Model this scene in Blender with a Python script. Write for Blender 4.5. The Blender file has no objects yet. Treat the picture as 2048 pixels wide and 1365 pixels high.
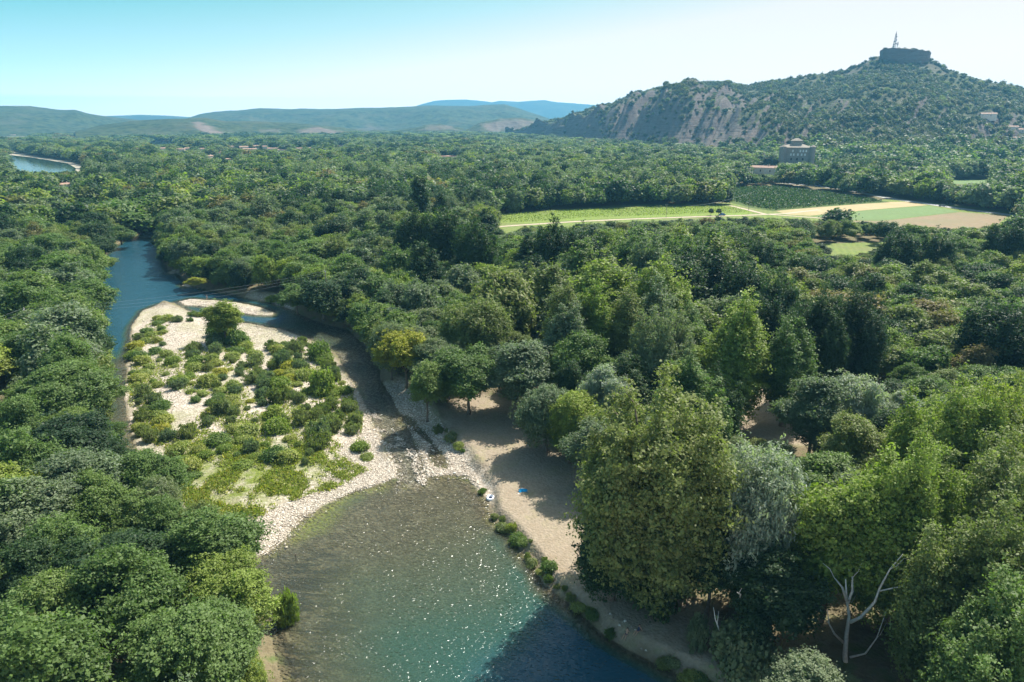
import bpy, bmesh, math, random
import numpy as np
from mathutils import Vector, Matrix
R = math.radians
random.seed(7); rng = np.random.default_rng(11)
sc = bpy.context.scene
COL = sc.collection

# ------------------------------------------------------------------ camera
CAMZ = 60.0; PITCH = R(17.8); FPX = 1365.0; CX, CY = 1024.0, 682.5
cam = bpy.data.cameras.new('camera'); cam_o = bpy.data.objects.new('camera', cam); COL.objects.link(cam_o)
cam.sensor_width = 36.0; cam.lens = 36.0*FPX/2048.0; cam.clip_start = 0.5; cam.clip_end = 60000
cam_o.location = (0, 0, CAMZ); cam_o.rotation_euler = (math.pi/2-PITCH, 0, 0)
sc.camera = cam_o
# ------------------------------------------------------------------ light
SUN_AZ = R(42); SUN_EL = R(52)          # azimuth measured to the right of the view direction
sd = bpy.data.lights.new('sun', 'SUN'); sd.energy = 5.0; sd.angle = R(0.5); sd.color = (1.0, 0.95, 0.86)
so = bpy.data.objects.new('sun', sd); COL.objects.link(so)
sdir = Vector((math.sin(SUN_AZ)*math.cos(SUN_EL), math.cos(SUN_AZ)*math.cos(SUN_EL), math.sin(SUN_EL)))
so.rotation_euler = (-sdir).to_track_quat('-Z', 'Y').to_euler(); so.location = (0, 0, 500)
w = bpy.data.worlds.new('World'); sc.world = w; w.use_nodes = True
nt = w.node_tree; bg = nt.nodes['Background']
sky = nt.nodes.new('ShaderNodeTexSky'); sky.sky_type = 'NISHITA'; sky.sun_disc = False
sky.sun_elevation = SUN_EL; sky.sun_rotation = SUN_AZ
sky.air_density = 1.0; sky.dust_density = 2.5; sky.ozone_density = 1.0; sky.altitude = 100
hs = nt.nodes.new('ShaderNodeMixRGB'); hs.blend_type = 'MULTIPLY'; hs.inputs[0].default_value = 1
hs.inputs[2].default_value = (0.95, 1.06, 0.92, 1)
nt.links.new(sky.outputs[0], hs.inputs[1])
# low sky: pale towards the sun side, teal higher up on the left
_tc = nt.nodes.new('ShaderNodeTexCoord'); _sp = nt.nodes.new('ShaderNodeSeparateXYZ'); nt.links.new(_tc.outputs['Generated'], _sp.inputs[0])
def _m(op, a, b, clamp=False):
    n = nt.nodes.new('ShaderNodeMath'); n.operation = op; n.use_clamp = clamp
    for i, v in ((0, a), (1, b)):
        if isinstance(v, bpy.types.NodeSocket): nt.links.new(v, n.inputs[i])
        else: n.inputs[i].default_value = v
    return n.outputs[0]
_s = _m('ADD', _m('MULTIPLY', _sp.outputs['Z'], 6.2), _m('MULTIPLY', _sp.outputs['X'], -0.9))
_r = nt.nodes.new('ShaderNodeValToRGB'); _e = _r.color_ramp.elements
while len(_e) < 4: _e.new(0.5)
for _q, (_p, _c) in zip(_e, [(0.0, (1.12, 0.93, 0.80)), (0.30, (1.02, 0.95, 0.86)), (0.50, (0.58, 0.86, 0.86)), (0.80, (0.12, 0.60, 0.64))]): _q.position = _p; _q.color = (*_c, 1)
nt.links.new(_m('MULTIPLY', _s, 0.55), _r.inputs[0])
_k = nt.nodes.new('ShaderNodeVectorMath'); _k.operation = 'SCALE'; nt.links.new(_r.outputs[0], _k.inputs[0])
_path = _m('MINIMUM', _m('DIVIDE', 460.0, _m('MAXIMUM', _sp.outputs['Z'], 0.02)), 14500.0)
nt.links.new(_m('MULTIPLY', 4.1, _m('POWER', 2.71828, _m('MULTIPLY', _path, 7.5e-5))), _k.inputs['Scale'])
_mx = nt.nodes.new('ShaderNodeMixRGB'); nt.links.new(_m('MULTIPLY', _m('SUBTRACT', _sp.outputs['Z'], 0.16), 5.0, True), _mx.inputs[0])
nt.links.new(_k.outputs[0], _mx.inputs[1]); nt.links.new(hs.outputs[0], _mx.inputs[2]); nt.links.new(_mx.outputs[0], bg.inputs[0])
bg.inputs[1].default_value = 0.108
sc.view_settings.view_transform = 'Standard'; sc.view_settings.look = 'None'
sc.view_settings.exposure = 0.90; sc.view_settings.gamma = 1.0
sc.cycles.max_bounces = 8; sc.cycles.transparent_max_bounces = 8; sc.cycles.volume_bounces = 1
sc.cycles.diffuse_bounces = 3; sc.cycles.transmission_bounces = 3; sc.cycles.glossy_bounces = 3

# ------------------------------------------------------------------ projection helpers
cp, sp = math.cos(PITCH), math.sin(PITCH)
def ray(px, py):
    a = (px-CX)/FPX; b = (py-CY)/FPX
    return (a, cp - b*sp, -sp - b*cp)
def at(px, py, z=0.0):
    d = ray(px, py); t = (z-CAMZ)/d[2]
    return (d[0]*t, d[1]*t)
def at_dist(px, py, dist):
    d = ray(px, py); hl = math.hypot(d[0], d[1]); t = dist/hl
    return (d[0]*t, d[1]*t, CAMZ+d[2]*t)
def project(x, y, z):
    x = np.asarray(x, float); y = np.asarray(y, float); z = np.asarray(z, float)-CAMZ
    f = y*cp - z*sp; u = y*sp + z*cp
    f = np.maximum(f, 0.01)
    return CX + FPX*x/f, CY - FPX*u/f
def poly(pts, z=0.0): return np.array([at(p[0], p[1], z) for p in pts])

# ------------------------------------------------------------------ numpy noise
def _h(ix, iy, s):
    n = (ix.astype(np.int64)*374761393 + iy.astype(np.int64)*668265263 + s*974711) & 0x7fffffff
    n = ((n ^ (n >> 13))*1274126177) & 0x7fffffff
    return ((n ^ (n >> 16)) & 0xffff)/65535.0
def vnoise(x, y, s=0):
    ix = np.floor(x); iy = np.floor(y); fx = x-ix; fy = y-iy
    fx = fx*fx*(3-2*fx); fy = fy*fy*(3-2*fy)
    a = _h(ix, iy, s); b = _h(ix+1, iy, s); c = _h(ix, iy+1, s); d = _h(ix+1, iy+1, s)
    return (a*(1-fx)+b*fx)*(1-fy)+(c*(1-fx)+d*fx)*fy
def fbm(x, y, s=0, o=4, ridged=False):
    x = np.asarray(x, float); y = np.asarray(y, float)
    v = 0; a = 0.5; t = 0
    for k in range(o):
        n = vnoise(x, y, s+k*17)
        if ridged: n = 1-np.abs(2*n-1)
        v = v+a*n; t += a; a *= 0.5; x = x*2.03+13.1; y = y*2.03+7.7
    return v/t
def sdf(P, x, y):
    x = np.asarray(x, float); y = np.asarray(y, float)
    best = np.full(x.shape, 1e18); inside = np.zeros(x.shape, bool)
    n = len(P)
    for i in range(n):
        ax, ay = P[i]; bx, by = P[(i+1) % n]
        ex, ey = bx-ax, by-ay; L = ex*ex+ey*ey+1e-12
        t = np.clip(((x-ax)*ex+(y-ay)*ey)/L, 0, 1)
        d = (x-ax-t*ex)**2+(y-ay-t*ey)**2
        best = np.minimum(best, d)
        c = ((ay > y) != (by > y))
        with np.errstate(divide='ignore', invalid='ignore'):
            xi = ex*(y-ay)/(by-ay+1e-30)+ax
        inside ^= c & (x < xi)
    d = np.sqrt(best)
    return np.where(inside, -d, d)
def inpoly(P, x, y):
    x = np.asarray(x, float); y = np.asarray(y, float); inside = np.zeros(x.shape, bool); n = len(P)
    for i in range(n):
        ax, ay = P[i]; bx, by = P[(i+1) % n]
        if ay == by: continue
        c = ((ay > y) != (by > y)); inside ^= c & (x < (bx-ax)*(y-ay)/(by-ay)+ax)
    return inside
def sstep(a, b, x):
    t = np.clip((x-a)/(b-a), 0, 1); return t*t*(3-2*t)

# ------------------------------------------------------------------ scene helpers
def tag(o, label=None, cat=None, group=None, kind=None):
    if label: o['label'] = label
    if cat: o['category'] = cat
    if group: o['group'] = group
    if kind: o['kind'] = kind
    return o
def link(o, parent=None):
    COL.objects.link(o)
    if parent is not None: o.parent = parent
    return o
def empty(name, loc, rz=0.0):
    o = bpy.data.objects.new(name, None); link(o); o.location = loc; o.rotation_euler = (0, 0, rz); o.empty_display_size = 0.2
    return o
def mesh_np(name, V, F, mats=(), smooth=False, attrs=None):
    me = bpy.data.meshes.new(name)
    V = np.asarray(V, np.float32); F = np.asarray(F, np.int32)
    me.vertices.add(len(V)); me.vertices.foreach_set('co', V.ravel())
    k = F.shape[1]
    me.loops.add(F.size); me.loops.foreach_set('vertex_index', F.ravel())
    me.polygons.add(len(F)); me.polygons.foreach_set('loop_start', np.arange(0, F.size, k, dtype=np.int32))
    try: me.polygons.foreach_set('loop_total', np.full(len(F), k, np.int32))
    except Exception: pass
    me.update(calc_edges=True)
    if smooth: me.polygons.foreach_set('use_smooth', np.ones(len(F), bool))
    for m in mats: me.materials.append(m)
    if attrs:
        for an, (dom, arr) in attrs.items():
            at_ = me.attributes.new(an, 'FLOAT', dom); at_.data.foreach_set('value', np.asarray(arr, np.float32).ravel())
    return me
class MB:
    def __init__(s): s.V = []; s.F = []
    def add(s, vs, fs):
        b = len(s.V); s.V += [tuple(v) for v in vs]; s.F += [tuple(i+b for i in f) for f in fs]; return s
    def box(s, x0, x1, y0, y1, z0, z1):
        return s.add([(x0,y0,z0),(x1,y0,z0),(x1,y1,z0),(x0,y1,z0),(x0,y0,z1),(x1,y0,z1),(x1,y1,z1),(x0,y1,z1)],
                     [(0,3,2,1),(4,5,6,7),(0,1,5,4),(1,2,6,5),(2,3,7,6),(3,0,4,7)])
    def tube(s, pts, rads, n=6, cap=True):
        pts = [Vector(p) for p in pts]; b = len(s.V)
        for i, p in enumerate(pts):
            d = (pts[min(i+1, len(pts)-1)]-pts[max(i-1, 0)]); d.normalize()
            u = d.cross(Vector((0.31, 0.95, 0.05)));
            if u.length < 0.05: u = d.cross(Vector((1, 0, 0)))
            u.normalize(); v = d.cross(u)
            r = rads[i] if hasattr(rads, '__len__') else rads
            for k in range(n):
                a = 2*math.pi*k/n; s.V.append(tuple(p+(u*math.cos(a)+v*math.sin(a))*r))
        for i in range(len(pts)-1):
            for k in range(n):
                s.F.append((b+i*n+k, b+i*n+(k+1) % n, b+(i+1)*n+(k+1) % n, b+(i+1)*n+k))
        if cap:
            s.F.append(tuple(b+k for k in range(n))[::-1]); s.F.append(tuple(b+(len(pts)-1)*n+k for k in range(n)))
        return s
    def prism(s, base, top):
        n = len(base); b = len(s.V); s.V += [tuple(p) for p in base]+[tuple(p) for p in top]
        for i in range(n): s.F.append((b+i, b+(i+1) % n, b+n+(i+1) % n, b+n+i))
        s.F.append(tuple(b+i for i in range(n))[::-1]); s.F.append(tuple(b+n+i for i in range(n))); return s
    def mesh(s, name, mat, smooth=False):
        me = bpy.data.meshes.new(name); me.from_pydata(s.V, [], s.F); me.materials.append(mat); me.update()
        if smooth: me.polygons.foreach_set('use_smooth', np.ones(len(me.polygons), bool))
        return me
    def build(s, name, mat, parent=None, smooth=False):
        return link(bpy.data.objects.new(name, s.mesh(name, mat, smooth)), parent)

# ------------------------------------------------------------------ materials
def newmat(name):
    m = bpy.data.materials.new(name); m.use_nodes = True; m.node_tree.nodes.clear(); return m, m.node_tree
def N(t, ty, **kw):
    n = t.nodes.new(ty)
    for k, v in kw.items():
        if k.startswith('i_'): n.inputs[k[2:].replace('_', ' ')].default_value = v
        else: setattr(n, k, v)
    return n
def lk(t, a, b): t.links.new(a, b)
def out(t, sh):
    o = N(t, 'ShaderNodeOutputMaterial'); lk(t, sh, o.inputs['Surface']); return o
def mixc(t, f, a, b, blend='MIX'):
    n = N(t, 'ShaderNodeMixRGB', blend_type=blend)
    for i, v in ((0, f), (1, a), (2, b)):
        if hasattr(v, 'is_linked') or isinstance(v, bpy.types.NodeSocket): lk(t, v, n.inputs[i])
        elif i == 0: n.inputs[0].default_value = v
        else: n.inputs[i].default_value = (v[0], v[1], v[2], 1)
    return n.outputs[0]
def mth(t, op, a, b=0.0, clamp=False):
    n = N(t, 'ShaderNodeMath', operation=op, use_clamp=clamp)
    for i, v in ((0, a), (1, b)):
        if isinstance(v, bpy.types.NodeSocket): lk(t, v, n.inputs[i])
        else: n.inputs[i].default_value = v
    return n.outputs[0]
def ramp(t, f, stops):
    n = N(t, 'ShaderNodeValToRGB'); e = n.color_ramp.elements
    while len(e) < len(stops): e.new(0.5)
    for q, (p, c) in zip(e, stops): q.position = p; q.color = (c[0], c[1], c[2], 1)
    lk(t, f, n.inputs[0]); return n.outputs[0]
def noise(t, vec, scale, detail=4, rough=0.6, dist=0.0):
    n = N(t, 'ShaderNodeTexNoise'); n.inputs['Scale'].default_value = scale; n.inputs['Detail'].default_value = detail
    n.inputs['Roughness'].default_value = rough; n.inputs['Distortion'].default_value = dist
    if vec is not None: lk(t, vec, n.inputs['Vector'])
    return n.outputs[0]
def attr(t, name):
    n = N(t, 'ShaderNodeAttribute', attribute_name=name); return n.outputs['Fac']
def bsdf(t, col, rough=0.9, spec=0.2, normal=None, metal=0.0):
    b = N(t, 'ShaderNodeBsdfPrincipled'); b.inputs['Roughness'].default_value = rough
    b.inputs['Specular IOR Level'].default_value = spec; b.inputs['Metallic'].default_value = metal
    if isinstance(col, bpy.types.NodeSocket): lk(t, col, b.inputs['Base Color'])
    else: b.inputs['Base Color'].default_value = (col[0], col[1], col[2], 1)
    if normal is not None: lk(t, normal, b.inputs['Normal'])
    return b.outputs[0]
def bump(t, h, strength=0.5, dist=0.2):
    n = N(t, 'ShaderNodeBump'); n.inputs['Strength'].default_value = strength; n.inputs['Distance'].default_value = dist
    lk(t, h, n.inputs['Height']); return n.outputs[0]
def objcoord(t): return N(t, 'ShaderNodeTexCoord').outputs['Object']
def simple(name, col, rough=0.8, var=0.25, scale=3.0, spec=0.2, metal=0.0):
    m, t = newmat(name); v = objcoord(t); n = noise(t, v, scale, 5)
    c = ramp(t, n, [(0.3, [x*(1-var) for x in col]), (0.7, [min(1, x*(1+var)) for x in col])])
    out(t, bsdf(t, c, rough, spec, bump(t, n, 0.3, 0.05), metal)); return m
def foliage(name, c1, c2, c3, trans=0.40, spread=1.0):
    """leaf colour: varies per tree (c1..c3) and per leaf (attribute v)"""
    c1, c2, c3 = [(c[0]*1.12, c[1]*1.08, c[2]*1.16) for c in (c1, c2, c3)]
    m, t = newmat(name)
    oi = N(t, 'ShaderNodeObjectInfo').outputs['Random']
    base = ramp(t, oi, [(0.0, c1), (0.5, c2), (1.0, c3)])
    lv = attr(t, 'v')
    k = mth(t, 'MULTIPLY_ADD', lv, 1.0*spread); t.nodes[-1].inputs[2].default_value = 1.14-0.40*spread
    cc = N(t, 'ShaderNodeVectorMath', operation='SCALE'); lk(t, base, cc.inputs[0]); lk(t, k, cc.inputs['Scale'])
    c = cc.outputs[0]
    yc = mixc(t, mth(t, 'MULTIPLY', lv, 0.12), c, (0.16, 0.15, 0.03))
    d = N(t, 'ShaderNodeBsdfPrincipled'); lk(t, yc, d.inputs['Base Color']); d.inputs['Roughness'].default_value = 0.55
    d.inputs['Specular IOR Level'].default_value = 0.25
    tr = N(t, 'ShaderNodeBsdfTranslucent'); tc = mixc(t, 1.0, yc, (1.05, 1.30, 0.50), 'MULTIPLY'); lk(t, tc, tr.inputs['Color'])
    mx = N(t, 'ShaderNodeMixShader'); mx.inputs[0].default_value = trans
    lk(t, d.outputs[0], mx.inputs[1]); lk(t, tr.outputs[0], mx.inputs[2]); out(t, mx.outputs[0]); return m
FM = {
 'mid':    foliage('leaves_mid',    (0.070,0.120,0.030), (0.090,0.145,0.040), (0.110,0.160,0.040)),
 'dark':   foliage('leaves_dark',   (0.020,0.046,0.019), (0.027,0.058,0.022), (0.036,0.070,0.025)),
 'grey':   foliage('leaves_grey',   (0.100,0.140,0.075), (0.120,0.160,0.085), (0.130,0.160,0.075)),
 'olive':  foliage('leaves_olive',  (0.110,0.145,0.042), (0.125,0.155,0.050), (0.135,0.160,0.046)),
 'light':  foliage('leaves_light',  (0.130,0.185,0.035), (0.150,0.200,0.038), (0.165,0.205,0.036)),
 'yellow': foliage('leaves_yellow', (0.230,0.240,0.030), (0.250,0.250,0.035), (0.270,0.240,0.035)),
 'silver': foliage('leaves_silver', (0.200,0.240,0.170), (0.230,0.270,0.200), (0.250,0.280,0.200)),
 'brown':  foliage('leaves_brown',  (0.115,0.125,0.042), (0.135,0.125,0.045), (0.150,0.122,0.050)),
 'knot':   foliage('leaves_knotweed', (0.175,0.215,0.060), (0.205,0.240,0.065), (0.235,0.250,0.065)),
 'osier':  foliage('leaves_osier', (0.135,0.165,0.075), (0.155,0.185,0.080), (0.170,0.190,0.070)),
 'scrub':  foliage('leaves_scrub',  (0.040,0.055,0.030), (0.055,0.070,0.036), (0.085,0.088,0.046)),
}
M_bark = simple('bark', (0.16, 0.13, 0.10), 0.9, 0.35, 4)
M_deadwood = simple('dead_wood', (0.50, 0.47, 0.43), 0.8, 0.2, 3)
M_wall = simple('stone_wall', (0.25, 0.235, 0.21), 0.9, 0.2, 0.6)
M_render = simple('pale_render', (0.62, 0.55, 0.46), 0.9, 0.1, 0.5)
M_tile = simple('roof_tiles', (0.34, 0.22, 0.17), 0.85, 0.25, 0.8)
M_tile2 = simple('old_roof_tiles', (0.27, 0.23, 0.19), 0.85, 0.25, 0.5)
M_glass = simple('window_glass', (0.03, 0.04, 0.05), 0.1, 0.1, 1, 0.5)
M_pale = simple('painted_shutter', (0.62, 0.63, 0.62), 0.6, 0.08, 1)
M_dsteel = simple('dark_steel', (0.05, 0.08, 0.09), 0.5, 0.15, 2, 0.5)
M_metal = simple('galvanised_steel', (0.30, 0.33, 0.34), 0.5, 0.15, 2, 0.5)
M_wood = simple('weathered_pole', (0.26, 0.22, 0.18), 0.85, 0.2, 3)
M_white = simple('white_pvc', (0.80, 0.81, 0.84), 0.35, 0.04, 4, 0.5)
M_blue = simple('blue_cloth', (0.01, 0.28, 0.55), 0.8, 0.2, 5)
M_navy = simple('navy_pvc', (0.03, 0.04, 0.10), 0.4, 0.2, 4)
M_bluepaint = simple('blue_car_paint', (0.02, 0.12, 0.40), 0.25, 0.05, 1, 0.6)
M_redpaint = simple('grey_car_paint', (0.10, 0.13, 0.20), 0.25, 0.05, 1, 0.6)
M_rubber = simple('tyre_rubber', (0.03, 0.03, 0.03), 0.8, 0.1, 3)
M_skin = simple('skin', (0.46, 0.27, 0.19), 0.5, 0.08, 9)
M_hair = simple('hair', (0.04, 0.025, 0.018), 0.6, 0.2, 20)
M_swim = simple('dark_swimwear', (0.03, 0.04, 0.08), 0.7, 0.2, 10)
M_shirt = simple('grey_shirt', (0.22, 0.23, 0.25), 0.8, 0.2, 10)
M_asphalt = simple('asphalt', (0.30, 0.29, 0.29), 0.9, 0.12, 0.4)
M_paint = simple('road_paint', (0.75, 0.75, 0.72), 0.7, 0.05, 1)
M_track = simple('dirt_track_soil', (0.42, 0.34, 0.26), 0.95, 0.12, 0.5)

def mat_ground():
    m, t = newmat('valley_ground'); v = objcoord(t)
    gr, di, ve, we, al, dp, ri = (attr(t, a) for a in ('gravel', 'dirt', 'green', 'weed', 'algae', 'depth', 'riffle'))
    n1 = noise(t, v, 0.35, 6); n2 = noise(t, v, 2.2, 5); n3 = noise(t, v, 0.05, 4)
    floor = ramp(t, n1, [(0.3, (0.10, 0.085, 0.05)), (0.5, (0.17, 0.14, 0.085)), (0.7, (0.10, 0.13, 0.045))])
    sand = ramp(t, n1, [(0.25, (0.27, 0.21, 0.15)), (0.5, (0.33, 0.27, 0.205)), (0.75, (0.28, 0.25, 0.14))])
    sand = mixc(t, ramp(t, n2, [(0.35, (0, 0, 0)), (0.75, (.8, .8, .8))]), sand, (0.20, 0.165, 0.11))
    vo = N(t, 'ShaderNodeTexVoronoi'); vo.inputs['Scale'].default_value = 2.6; lk(t, v, vo.inputs['Vector'])
    vc = N(t, 'ShaderNodeSeparateColor'); lk(t, vo.outputs['Color'], vc.inputs[0])
    peb = ramp(t, vc.outputs[0], [(0.0, (0.30, 0.25, 0.20)), (0.45, (0.48, 0.41, 0.34)), (1.0, (0.62, 0.56, 0.48))])
    peb = mixc(t, ramp(t, vo.outputs['Distance'], [(0.35, (0, 0, 0)), (0.75, (0.75, 0.75, 0.75))]), peb, (0.22, 0.18, 0.14))
    peb = mixc(t, ramp(t, n1, [(0.45, (0, 0, 0)), (0.8, (.5, .5, .5))]), peb, (0.50, 0.42, 0.34))
    c = mixc(t, di, floor, sand); c = mixc(t, gr, c, peb)
    grass = ramp(t, n2, [(0.3, (0.09, 0.12, 0.025)), (0.7, (0.20, 0.23, 0.05))])
    gm = mth(t, 'MULTIPLY', ve, ramp(t, n1, [(0.35, (0.25,)*3), (0.6, (1,)*3)]))
    c = mixc(t, gm, c, grass)
    # river bed: brown cobbles with streaming weed and bright algae
    mp = N(t, 'ShaderNodeMapping'); lk(t, v, mp.inputs['Vector']); mp.inputs['Rotation'].default_value = (0, 0, R(-28)); mp.inputs['Scale'].default_value = (0.30, 1.0, 1)
    ws = noise(t, mp.outputs[0], 0.6, 6, 0.62, 0.8)
    bed = ramp(t, vc.outputs[0], [(0.0, (0.085, 0.062, 0.038)), (0.55, (0.155, 0.118, 0.074)), (1.0, (0.27, 0.215, 0.14))])
    bed = mixc(t, ramp(t, n1, [(0.35, (0, 0, 0)), (0.7, (.7, .7, .7))]), bed, (0.085, 0.070, 0.042))
    bed = mixc(t, mth(t, 'MULTIPLY', ri, 0.7), bed, ramp(t, vc.outputs[0], [(0.0, (0.13, 0.105, 0.075)), (0.5, (0.25, 0.205, 0.15)), (1.0, (0.58, 0.50, 0.40))]))
    wm = mth(t, 'MULTIPLY', we, ramp(t, ws, [(0.43, (0, 0, 0)), (0.53, (.95, .95, .95))]))
    bed = mixc(t, wm, bed, (0.018, 0.020, 0.018))
    am = mth(t, 'MULTIPLY', al, ramp(t, n2, [(0.35, (0.1,)*3), (0.6, (1,)*3)]))
    bed = mixc(t, am, bed, (0.24, 0.25, 0.045))
    wet = mth(t, 'MULTIPLY', dp, 6.0, True)
    c = mixc(t, wet, c, bed)
    hgt = mth(t, 'ADD', mth(t, 'MULTIPLY', vo.outputs['Distance'], -0.6), n2)
    out(t, bsdf(t, c, 0.95, 0.1, bump(t, hgt, 0.6, 0.25))); return m
M_ground = mat_ground()

def mat_water(name='river_water', dist=0.70, rough=0.14):
    m, t = newmat(name); v = objcoord(t)
    dp = attr(t, 'depth'); rf = attr(t, 'riffle')
    mp = N(t, 'ShaderNodeMapping'); lk(t, v, mp.inputs['Vector']); mp.inputs['Rotation'].default_value = (0, 0, R(30)); mp.inputs['Scale'].default_value = (1, 1.7, 1)
    r1 = noise(t, mp.outputs[0], 1.5, 1.5, 0.5, 0.3); r2 = noise(t, mp.outputs[0], 0.22, 3, 0.5, 0.6)
    amp = mth(t, 'ADD', mth(t, 'MULTIPLY', r2, 0.9), mth(t, 'MULTIPLY', rf, 0.25))
    h = mth(t, 'MULTIPLY', r1, amp)
    b = N(t, 'ShaderNodeBump'); b.inputs['Strength'].default_value = 1.0; b.inputs['Distance'].default_value = dist; lk(t, h, b.inputs['Height'])
    # clear body: tinted see-through where shallow, suspended green silt where deep; deepest blue paints in the sky reflection
    e = mth(t, 'POWER', 2.718, mth(t, 'MULTIPLY', dp, -0.70)); turb = mth(t, 'SUBTRACT', 1.0, e, True)
    tr = N(t, 'ShaderNodeBsdfTransparent')
    lk(t, ramp(t, mth(t, 'MULTIPLY', dp, 0.4), [(0, (0.97, 0.98, 0.97)), (0.5, (0.62, 0.82, 0.74)), (1, (0.30, 0.60, 0.55))]), tr.inputs[0])
    df = N(t, 'ShaderNodeBsdfDiffuse')
    lk(t, ramp(t, mth(t, 'MULTIPLY', dp, 0.4), [(0, (0.12, 0.11, 0.075)), (0.28, (0.085, 0.098, 0.060)), (0.56, (0.040, 0.086, 0.062)), (0.74, (0.028, 0.080, 0.066)), (1.0, (0.016, 0.070, 0.105))]), df.inputs[0])
    mx = N(t, 'ShaderNodeMixShader'); lk(t, turb, mx.inputs[0]); lk(t, tr.outputs[0], mx.inputs[1]); lk(t, df.outputs[0], mx.inputs[2])
    gl = N(t, 'ShaderNodeBsdfGlossy'); gl.inputs['Roughness'].default_value = rough; lk(t, b.outputs[0], gl.inputs['Normal'])
    fr = N(t, 'ShaderNodeFresnel'); fr.inputs['IOR'].default_value = 1.333; lk(t, b.outputs[0], fr.inputs['Normal'])
    m2 = N(t, 'ShaderNodeMixShader'); lk(t, fr.outputs[0], m2.inputs[0]); lk(t, mx.outputs[0], m2.inputs[1]); lk(t, gl.outputs[0], m2.inputs[2])
    out(t, m2.outputs[0]); return m
M_water = mat_water(); M_farwater = mat_water('far_water', 0.02, 0.05)

def mat_hill(name, rockc, veg1, veg2, strata=0.12, vscale=0.05, rockbias=0.0, soil=(0.40, 0.31, 0.25)):
    m, t = newmat(name); v = objcoord(t)
    sep = N(t, 'ShaderNodeSeparateXYZ'); lk(t, v, sep.inputs[0])
    g = N(t, 'ShaderNodeNewGeometry'); sn = N(t, 'ShaderNodeSeparateXYZ'); lk(t, g.outputs['Normal'], sn.inputs[0])
    n1 = noise(t, v, vscale, 6); n2 = noise(t, v, vscale*5, 5)
    cb = N(t, 'ShaderNodeCombineXYZ'); lk(t, mth(t, 'MULTIPLY', sep.outputs[0], 0.004), cb.inputs[0]); lk(t, mth(t, 'MULTIPLY', sep.outputs[1], 0.004), cb.inputs[1])
    lk(t, mth(t, 'MULTIPLY', sep.outputs[2], strata), cb.inputs[2])
    st = noise(t, cb.outputs[0], 3.0, 4, 0.7, 0.3)
    rock = ramp(t, st, [(0.30, [x*0.55 for x in rockc]), (0.48, rockc), (0.62, [x*0.75 for x in rockc]), (0.75, [min(1, x*1.3) for x in rockc])])
    veg = ramp(t, n2, [(0.35, veg1), (0.62, veg2)])
    veg = mixc(t, ramp(t, n1, [(0.50, (0,)*3), (0.64, (0.75,)*3)]), veg, soil)
    steep = mth(t, 'ADD', mth(t, 'MULTIPLY', sn.outputs[2], -1), mth(t, 'MULTIPLY', n2, 0.35))
    rk = ramp(t, mth(t, 'ADD', steep, 1.0+rockbias), [(0.34, (0,)*3), (0.44, (1,)*3)])
    rk = mth(t, 'MAXIMUM', rk, attr(t, 'bare'))
    c = mixc(t, rk, veg, rock)
    out(t, bsdf(t, c, 0.95, 0.1, bump(t, mth(t, 'ADD', st, n2), 0.9, 3.0))); return m

# ------------------------------------------------------------------ traced plan of the river (pixel outlines laid on the ground plane)
POOL = poly([(560,1600),(560,1365),(535,1260),(500,1180),(440,1130),(480,1112),(520,1112),(565,1080),(600,1040),(650,1008),(700,985),(765,965),(800,955),(815,970),(840,970),(850,955),(900,948),(935,955),(965,985),(978,1005),(985,1035),(1020,1068),(1060,1120),(1090,1170),(1150,1215),(1200,1262),(1260,1300),(1340,1340),(1420,1372),(1500,1430),(1650,1600)])
RIFF = poly([(800,978),(786,930),(765,880),(742,840),(724,800),(702,760),(670,708),(640,690),(600,672),(560,659),(500,648),(450,643),(415,636),(390,627),(365,617),(348,608),(360,597),(380,570),(420,580),(475,590),(500,598),(540,605),(590,622),(625,640),(660,650),(700,660),(740,700),(758,735),(765,765),(785,790),(797,825),(815,850),(830,880),(842,910),(850,940),(860,975)])
MAIN = poly([(318,455),(330,470),(322,500),(335,540),(355,548),(370,560),(385,572),(420,580),(450,600),(370,608),(345,606),(320,608),(285,622),(264,650),(258,700),(253,750),(250,790),(255,830),(262,870),(280,920),(330,1000),(390,1070),(440,1130),(400,1140),(330,1070),(260,990),(215,900),(205,830),(205,780),(200,745),(195,700),(200,650),(195,600),(190,560),(200,520),(225,495),(250,480),(280,468),(300,458)])
SPIT = poly([(358,603),(380,598),(430,601),(480,606),(510,612),(547,624),(545,632),(510,631),(470,624),(430,616),(395,613),(370,611)])
SP2 = poly([(362,571),(378,566),(388,570),(376,575)]); SP3 = poly([(333,545),(352,541),(358,547),(340,549)])
PUD = poly([(799,828),(825,835),(852,865),(872,888),(895,915),(903,932),(898,942),(864,936),(852,915),(860,890),(835,868),(805,845)])
ISL = poly([(345,612),(400,634),(450,645),(560,662),(600,674),(640,692),(700,760),(760,880),(800,958),(700,985),(600,1040),(520,1112),(440,1130),(262,870),(250,790),(264,650),(285,622)])
GR2 = poly([(765,765),(800,770),(840,800),(880,850),(930,905),(965,950),(985,985),(975,1005),(935,955),(850,955),(838,880),(797,825)])
GR3 = poly([(478,596),(500,592),(560,602),(590,616),(585,624),(540,608)])
BEACH = poly([(870,845),(900,810),(960,800),(1060,830),(1150,900),(1200,980),(1200,1060),(1180,1130),(1230,1180),(1320,1230),(1400,1240),(1480,1330),(1530,1430),(1420,1372),(1340,1335),(1260,1295),(1150,1210),(1090,1165),(1060,1115),(985,1035),(978,1005),(985,985),(965,950),(930,905)])
CLEARING = poly([(1440,860),(1480,800),(1510,750),(1600,760),(1680,800),(1740,850),(1730,890),(1600,910),(1500,890)])
GREEN = poly([(330,900),(430,880),(560,880),(640,900),(720,935),(690,965),(620,985),(560,1010),(480,1050),(400,1030),(330,960)])
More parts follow.
